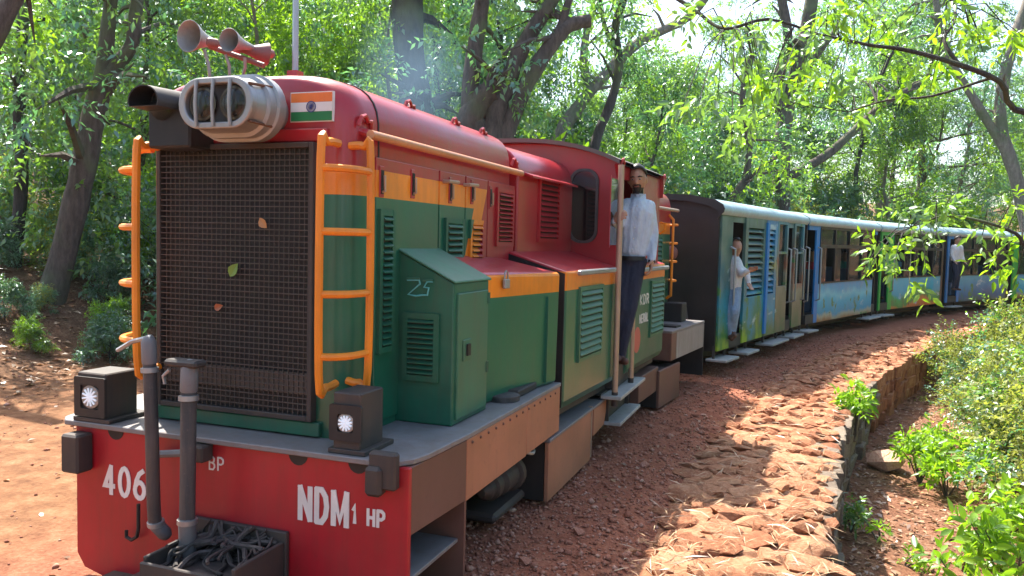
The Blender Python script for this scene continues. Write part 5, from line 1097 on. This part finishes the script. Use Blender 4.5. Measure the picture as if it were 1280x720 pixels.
GR = 'unseen trees and shrubs added to green the reflections'
ringp_ = [(9.5, 9), (12, 4), (10.5, -3), (14, 13), (17, 7), (16, -2), (13, -9), (6, -12), (0, -13), (-6, -12), (-10, -7), (20, 16), (22, 2), (9, -16), (-2, -18), (19, -9), (-12, -2), (13, 20), (18, 22), (24, 10), (27, 18), (22, 26), (28, 4), (26, -4), (16, 27)]  # unseen trees added around the viewpoint for green reflections and natural skylight
for i, (x, y) in enumerate(ringp_): place(protos[i % 4], x, y, RT.uniform(.7, 1.0), RT.uniform(0, 6.28), ('tall airy green tree', 'tall blue green tree', 'middling leafy tree', 'yellow green leafy tree')[i % 4]+' across from the train beyond the wall', GR)
for i, (x, y) in enumerate(((8.6, 12), (9.5, 6), (11, 1), (8, -6), (12, 9), (4, -11), (14, 4), (-4, -11), (11, 14))): place(shr[i % 3], x, y, 1.6, i*1.1, ('dark glossy leafed', 'fresh green leafy', 'pale blue green')[i % 3]+' shrub across from the train beyond the wall', GR)
# trees one can tell apart, laid along the limbs seen in the photograph
def named_tree(label, dep, limbs, wood, mats, tips, seed, leaf=(8, .5, 9, .13), w=.7, auto=6, rad=.5, group=None, name='forest_tree', ground_to=True):
    """limbs: (pixel points with optional depth offset, radius px at each end); tips: (px, py, depth offset, radius m)"""
    R = np.random.default_rng(seed); rr = random.Random(seed); mb = MB(); T = []; base = None
    for li, (pts, ra, rb) in enumerate(limbs):
        P_ = [D(p[0], p[1], dep+(p[2] if len(p) > 2 else 0)) for p in pts]
        if li == 0 and ground_to:
            b = P_[0]; g = V((b.x, b.y, hz(b.x, b.y)-.15))
            if b.z > g.z+.2: P_ = [g, g.lerp(b, .5)+V((rr.gauss(0, .04), rr.gauss(0, .04), 0))]+P_
        L_ = limb(mb, P_, ra*dep/1000, rb*dep/1000, 10, .0, rr, 1.25 if li == 0 else 1.0)
        if base is None: base = V((P_[0].x, P_[0].y, P_[0].z))
        for k in range(auto):
            j = rr.randint(int(len(L_)*.55), len(L_)-1); q = L_[j]; e = V((rr.gauss(0, 1), rr.gauss(0, 1), rr.gauss(.35, .6))).normalized(); l2 = rr.uniform(.5, 1.3); w_ = [q, q+e*l2*.5+V((0, 0, .08)), q+e*l2]
            mb.tube(w_, [rb*dep/1000*.5, rb*dep/1000*.35, .008], 5); T.append((*w_[2], *e, rad*rr.uniform(.7, 1.2)))
        ends = L_
    for px, py, dz, r in tips:
        q = D(px, py, dep+dz); T.append((*q, *V((rr.gauss(0, 1), rr.gauss(0, 1), 0)).normalized(), r))
    o = empty(name, base, 0, label, 'tree', group); inv = Matrix.Translation(-base); tr = mb.build('trunk', wood, o, True); tr.matrix_parent_inverse = inv
    if T:
        v, ti, _ = sprays(T, R, *leaf); mi = (R.uniform(0, 1, len(T)) > w).astype(int)[ti]; c = crown('crown', v, mi, mats, o); c.matrix_parent_inverse = inv
    return o
RN = random.Random(9)
def cloud(px0, px1, py0, py1, n, dz, r): return [(RN.uniform(px0, px1), RN.uniform(py0, py1), RN.uniform(.1, 2*dz), r*RN.uniform(.7, 1.25)) for _ in range(n)]
named_tree('forked tree with a dark trunk at the left forest edge', 11.5, [([(48, 425), (76, 330), (100, 230), (117, 145), (127, 105)], 17, 13), ([(127, 105), (133, 55), (138, 5), (150, -70)], 10, 7), ([(127, 108), (148, 80), (166, 52), (171, 5), (185, -70)], 10, 7)], 'bark', ['leaf_forest', 'leaf_blue'], cloud(10, 170, 90, 330, 20, .8, .35)+cloud(0, 230, -110, 40, 14, 1., .5)+cloud(-150, 330, -480, -110, 26, 2.2, .6), 31)  # highest leaf clusters, out of view, are added to dapple the ground
named_tree('thin dark trunked tree beside the forked tree', 12.5, [([(10, 420), (18, 330), (27, 220), (24, 110), (34, -40)], 9, 6)], 'bark_dark', ['leaf_forest', 'leaf_dark'], cloud(-30, 110, 40, 300, 20, .8, .4), 32)
named_tree('thick mossy limb leaning into the clearing at the forest edge', 9.5, [([(-150, 440), (-90, 250), (-40, 110), (5, 20), (50, -60)], 20, 9)], 'bark', ['leaf_forest', 'leaf_bright'], cloud(-80, 60, -60, 60, 8, .6, .4), 33)
named_tree('massive straight dark trunk behind the locomotive hood', 14, [([(525, 330), (521, 150), (511, 60), (509, 0), (505, -90), (498, -200)], 24, 17), ([(524, 160), (532, 138), (538, 128)], 11, 11.5)], 'bark_dark', ['leaf_blue', 'leaf_dark'], cloud(380, 600, -60, 90, 22, 1.2, .5), 34, auto=5)
named_tree('leaning tree with a sawn stump and two bare limbs behind the hood', 13, [([(632, 330), (618, 172), (632, 110), (655, 55), (690, 0), (720, -60)], 18, 8), ([(628, 178), (658, 105), (690, 55), (712, 32), (738, 26)], 12, 8), ([(700, 42), (705, 20), (718, -20)], 7, 4), ([(622, 200), (585, 165), (600, 128), (617, 116)], 15, 17), ([(608, 180), (588, 130), (594, 60), (603, 0), (610, -80)], 13, 9)], 'bark', ['leaf_forest', 'leaf_blue'], cloud(540, 760, -70, 60, 18, 1., .45)+cloud(640, 760, 60, 180, 6, 1.2, .4), 35, auto=3)
named_tree('thin sinuous trunk rising behind the cab roof', 14.5, [([(735, 300), (742, 188), (763, 130), (774, 82), (769, 35), (782, -10), (790, -70)], 7, 4.5), ([(771, 60), (755, 30), (748, -20)], 3, 2)], 'bark_dark', ['leaf_forest', 'leaf_blue'], cloud(690, 775, -60, 110, 9, .8, .35), 36)
named_tree('pale trunked tree slanting behind the cab', 20, [([(668, 330), (692, 190), (722, 135), (758, 92), (800, 52), (862, 20), (900, -30)], 11, 5), ([(735, 118), (730, 60), (745, 0)], 6, 4)], 'bark_pale', ['leaf_forest', 'leaf_bright'], cloud(640, 800, -40, 150, 16, 1.2, .5), 37)
named_tree('slim curved tree behind the first coach roof', 19, [([(900, 330), (912, 258), (932, 222), (936, 175), (928, 120), (940, 70)], 6, 3.5), ([(920, 245), (935, 225), (955, 205)], 3, 2)], 'bark', ['leaf_bright', 'leaf_forest'], cloud(850, 1000, 120, 240, 18, 1.2, .5), 38)
named_tree('tall forked tree standing beyond the second coach', 24, [([(978, 330), (977, 250), (977, 185), (985, 130), (1003, 60), (1016, -10), (1020, -70)], 13, 7), ([(981, 160), (972, 105), (985, 50), (975, -10)], 8, 5), ([(990, 110), (1020, 70), (1050, 30)], 6, 3), ([(978, 225), (1030, 196), (1066, 165), (1104, 130), (1150, 105)], 6, 3.5)], 'bark', ['leaf_forest', 'leaf_blue'], cloud(930, 1120, -40, 120, 22, 1.5, .6)+cloud(990, 1160, 100, 220, 10, 1.5, .5), 39, auto=5)
named_tree('grey leaning tree at the bend beyond the coaches', 27, [([(1290, 330), (1275, 240), (1250, 150), (1262, 70), (1285, 0)], 10, 6), ([(1258, 190), (1215, 120), (1180, 60), (1170, 0)], 6, 4)], 'bark_pale', ['leaf_blue', 'leaf_forest'], cloud(1130, 1300, 0, 260, 34, 2, .65), 40)

# near tree on the right whose boughs hang into the picture
def bough_tree():
    R = np.random.default_rng(5); rr = random.Random(6); mb = MB(); base = V((7.3, 2.2, 0)); base.z = hz(base.x, base.y)-.1
    top = base+V((-.1, .1, 3.1))
    limb(mb, [base, base+V((.1, 0, 1.2)), base+V((-.05, .05, 2.2)), top, top+V((.3, .6, 1.6))], .17, .07, 10, 0, rr, 1.3)
    main = [D(*p) for p in ((1300, 145, 6.1), (1250, 102, 6.0), (1190, 78, 6.0), (1130, 62, 6.1), (1085, 56, 6.2), (1020, 42, 6.4), (960, 24, 6.5), (905, 36, 6.6), (868, 12, 6.8), (830, -12, 6.9))]
    A = [limb(mb, [top, top.lerp(main[0], .5)+V((0, 0, .1))]+main[:6], .030, .010, 8, 0, rr), limb(mb, main[5:], .010, .018, 8, 0, rr)]
    low = [D(*p) for p in ((1310, 320, 6.6), (1270, 292, 6.7), (1225, 276, 6.8), (1180, 270, 6.9), (1140, 284, 7.0))]
    A.append(limb(mb, [base+V((0, 0, 1.6)), (base+V((0, 0, 1.9))).lerp(low[0], .6)]+low, .024, .006, 8, 0, rr))
    up2 = [D(*p) for p in ((1200, 82, 6.0), (1180, 50, 6.1), (1195, 20, 6.2), (1180, -30, 6.3))]; A.append(limb(mb, up2, .016, .008, 6, 0, rr))
    sid = [D(*p) for p in ((1240, 97, 6.0), (1165, 120, 6.2), (1110, 125, 6.4), (1060, 140, 6.5))]; A.append(limb(mb, sid, .012, .006, 6, 0, rr))
    pts = [p for a in A for p in a]; T = []
    cl = [(905, 100), (938, 132), (918, 158), (975, 92), (990, 112), (1035, 100), (1062, 148), (1122, 112), (1085, 72), (1010, 72), (1142, 30), (1205, 22), (1050, 12), (1100, 18), (958, 42), (1235, 55), (1182, 6), (1262, 28), (880, 125), (945, 85), (1160, 60), (1105, 45), (1030, 30), (900, 60), (860, 20),
          (1108, 318), (1150, 300), (1172, 290), (1195, 272), (1222, 292), (1252, 312), (1274, 335), (1130, 290), (1212, 255), (1262, 270), (1092, 302), (1160, 268), (1240, 285), (1270, 250), (1120, 338)]
    for px, py in cl:
        for e in range(2 if py < 180 or rr.random() < .3 else 1):
            dep = rr.uniform(5.9, 7.1); q = D(px+rr.gauss(0, 16), py+rr.gauss(0, 12), dep); nb_ = min(pts, key=lambda p: (p-q).length); dr = (q-nb_); mid = nb_.lerp(q, .5)+V((0, 0, .05+.1*rr.random()))
            mb.tube([nb_, mid, q, q+dr.normalized()*.15-V((0, 0, .12))], [.006, .005, .004, .002], 4); T.append((*q, *(dr.normalized() if dr.length > .01 else V((0, 0, -1))), .10))
    o = empty('overhanging_tree', base, 0, 'near tree whose thin boughs of bright leaves hang beside the stone wall', 'tree'); inv = Matrix.Translation(-base)
    tr = mb.build('trunk', 'bark_dark', o, True); tr.matrix_parent_inverse = inv
    v, ti, _ = sprays(T, R, 5, .18, 6, .088, .44, .30, .9, leaf_big); mi = (R.uniform(0, 1, len(T)) > .4).astype(int)[ti]; c = crown('crown', v, mi, ['leaf_bright', 'leaf_forest'], o); c.matrix_parent_inverse = inv
bough_tree()

# bushes and young plants below the wall
GB = 'bushes growing below the stone wall'
bush = [make_tree('bush', 'grey green twiggy bush below the stone wall', GB, 'bark_pale', ['leaf_grey', 'leaf_blue'], 51, 1.4, .018, 20, .95, .05, .22, 6, .28, 7, .075, (.7, 0), .5, .1, 'bush'),
        make_tree('bush', 'green small leafed bush below the stone wall', GB, 'bark', ['leaf_forest', 'leaf_grey'], 52, 1.3, .018, 18, .9, .05, .22, 6, .28, 7, .08, (.6, 0), .5, .1, 'bush')]
KB = [(bush[0], 1.5), (bush[1], 1.4)]
for px, dep, k, sc in ((1215, 13.0, 0, .7), (1250, 11.8, 0, .7), (1285, 10.8, 1, .75), (1320, 10.2, 0, .9), (1240, 10.2, 0, .5), (1330, 8.6, 1, .9), (1292, 8.6, 0, .55), (1262, 14, 1, .9), (1300, 13.5, 0, .9), (1345, 7.4, 0, .8), (1265, 9.0, 1, .4), (1185, 14.6, 0, .5)):
    x, y = gpos(px, dep); place(bush[k], x, y, sc, RT.uniform(0, 6.28))
def plant(label, px, dep, h, n, ll, mats, seed, spread=.35, zb=None, at=None):
    """a few stems carrying large bright leaves"""
    R = np.random.default_rng(seed); rr = random.Random(seed)
    if at is None: x, y = gpos(px, dep); b = V((x, y, hz(x, y)-.03))
    else: b = at
    mb = MB(); T = []
    for i in range(n):
        a = rr.uniform(0, 6.28); tp = b+V((math.cos(a)*spread*rr.random(), math.sin(a)*spread*rr.random(), h*rr.uniform(.55, 1.0))); md = b.lerp(tp, .5)+V((0, 0, h*.12)); mb.tube([b, md, tp], [.010, .007, .004], 5)
        for q in (tp, md.lerp(tp, .5)): T.append((*q, *(tp-b).normalized(), .05))
    o = empty('young_plant', b, 0, label, 'plant', 'bright young plants by the stone wall'); inv = Matrix.Translation(-b); s_ = mb.build('stem', 'bark', o, True); s_.matrix_parent_inverse = inv
    v, ti, _ = sprays(T, R, 5, ll*1.3, 5, ll, .42, .12, 1.0, leaf_big); c = crown('foliage', v, np.zeros(len(v), int), mats, o); c.matrix_parent_inverse = inv
for i, (px, dep, h, n, ll) in enumerate(((1165, 8.6, .45, 7, .085), (1200, 8.2, .5, 8, .09), (1232, 8.4, .55, 8, .09), (1190, 9.4, .4, 6, .085), (1243, 5.4, .42, 3, .11), (1290, 5.6, .7, 5, .12), (1275, 6.6, .6, 5, .11), (1148, 9.8, .3, 4, .08), (1225, 6.2, .22, 2, .09), (1118, 6.7, .18, 2, .06), (1150, 6.2, .14, 2, .05))):
    plant(('bright yellow green seedling with broad leaves in the leaf litter' if h < .5 else 'bright yellow green leafy plant below the stone wall'), px, dep, h, n, ll, ['leaf_bright'], 60+i)
q = trk(7.0, 2.86, -.35); plant('bright green sapling growing out of the wall face', 0, 0, .5, 6, .10, ['leaf_bright'], 81, .3, None, q)
q = trk(4.6, 2.95, -.7); plant('small green weed at the foot of the wall', 0, 0, .25, 4, .06, ['leaf_forest'], 82, .15, None, q)

# leaf litter, straw, grille leaves
def litter(name, p, ll, matn, label, lift=.01, asp=.45, flat=.25):
    n = len(p); z = hgt(p[:, 0], p[:, 1])+lift; a = rng.uniform(0, 6.28, n); Dr = unit(np.column_stack([np.cos(a), np.sin(a), rng.normal(0, flat, n)])); L_ = ll*rng.uniform(.5, 1.3, n)
    v = leaf_quads(np.column_stack([p, z]), Dr, L_, L_*asp, rng, 2.5); o = np_mesh(name, v.reshape(-1, 3), np.arange(n*4).reshape(-1, 4), matn); return tag(o, label, kind='stuff') if label else o
litter('leaf_litter', scat(9000, .5, 16, 2.85, 6.0, 1.4), .075, 'leaf_dry', 'dry brown leaf litter in the ditch below the wall')
litter('leaf_litter', scat(9000, -3, 16, -11, -5.0), .10, 'leaf_dry', 'dry brown leaf litter on the bank under the trees')
litter('fallen_leaves', scat(900, -2, 12, -5.5, 1.7), .06, 'leaf_dry', 'scattered dry leaves on the red earth')
pw_ = scat(2600, .6, 14, 1.72, 2.78, 1.5); n = len(pw_); a = rng.uniform(0, 6.28, n); Dr = unit(np.column_stack([np.cos(a), np.sin(a), rng.normal(0, .12, n)])); L_ = rng.uniform(.05, .16, n)
o = np_mesh('straw', leaf_quads(np.column_stack([pw_, rng.uniform(.012, .045, n)]), Dr, L_, L_*rng.choice([.04, .05, .06], n), rng, 1.5).reshape(-1, 3), np.arange(n*4).reshape(-1, 4), 'straw'); tag(o, 'dry straw and leaves strewn over the wall top', kind='stuff')
mat('leaf_green_flat', (.16, .30, .05), .5); mat('leaf_orange_flat', (.50, .26, .10), .6); mat('leaf_rust_flat', (.42, .14, .06), .6)
for px, py, sz, rz, mn, lb in ((292, 338, .075, .6, 'leaf_green_flat', 'green leaf stuck on the locomotive grille'), (329, 279, .06, -.7, 'leaf_orange_flat', 'tan dry leaf stuck on the locomotive grille'), (273, 384, .05, 1.2, 'leaf_rust_flat', 'reddish dry leaf stuck on the locomotive grille')):
    p = Y(px, py, YH-.043); bm_ = MB(); out = [(0, -.5), (.22, -.25), (.3, 0), (.2, .28), (0, .55), (-.2, .28), (-.3, 0), (-.22, -.25)]
    R_ = Matrix.Rotation(rz, 4, 'Y'); f_ = [R_ @ V((a*sz*1.2, -.012*abs(a)*3, b*sz)) for a, b in out]; bk = [q+V((0, .003, 0)) for q in f_]
    c0, c1 = V((0, 0, 0)), V((0, .003, 0)); n = len(out)
    bm_.add([c0]+f_+[c1]+bk, [(0, 1+i, 1+(i+1) % n) for i in range(n)]+[(n+1, n+2+(i+1) % n, n+2+i) for i in range(n)]+[(1+i, n+2+i, n+2+(i+1) % n, 1+(i+1) % n) for i in range(n)])
    o = bm_.build('fallen_leaf', mn); o.location = p; tag(o, lb, 'leaf')
for o in protos+shr+bush:
    if o.name not in used: 
        for ch in list(o.children): bpy.data.objects.remove(ch)
        bpy.data.objects.remove(o)

# ------------------------------------------------------------------ air
m, nt, n, l, bs = nodes('haze_air'); n.remove(bs); pv_ = N_(nt, 'ShaderNodeVolumePrincipled'); pv_.inputs['Density'].default_value = .0003; pv_.inputs['Color'].default_value = (.72, .88, 1, 1); pv_.inputs['Anisotropy'].default_value = .35
l.new(pv_.outputs[0], n['Material Output'].inputs['Volume'])
m, nt, n, l, bs = nodes('smoke_air'); n.remove(bs); pv_ = N_(nt, 'ShaderNodeVolumePrincipled'); pv_.inputs['Color'].default_value = (.45, .72, 1, 1); pv_.inputs['Anisotropy'].default_value = .2
tc = N_(nt, 'ShaderNodeTexCoord').outputs['Object']; ln_ = N_(nt, 'ShaderNodeVectorMath'); ln_.operation = 'LENGTH'; l.new(tc, ln_.inputs[0])
fo = mth(nt, 'MAXIMUM', mth(nt, 'SUBTRACT', 1.0, ln_.outputs['Value']), 0); l.new(mth(nt, 'MULTIPLY', mth(nt, 'MULTIPLY', fo, noise(nt, 2.2, 3, .6, tc)), .5), pv_.inputs['Density']); l.new(pv_.outputs[0], n['Material Output'].inputs['Volume'])
sm_ = MB().ball((0, 0, 0), 1.0, 16, 10).build('exhaust_smoke', 'smoke_air'); sm_.location = D(515, 105, 9.5); sm_.scale = (.75, .9, .95); tag(sm_, 'faint blue exhaust smoke drifting above the hood', kind='stuff')
hb = MB().box(-70, 75, -12, 90, -3, 24).build('haze', 'haze_air'); tag(hb, 'thin bluish haze hanging in the wood', kind='stuff')
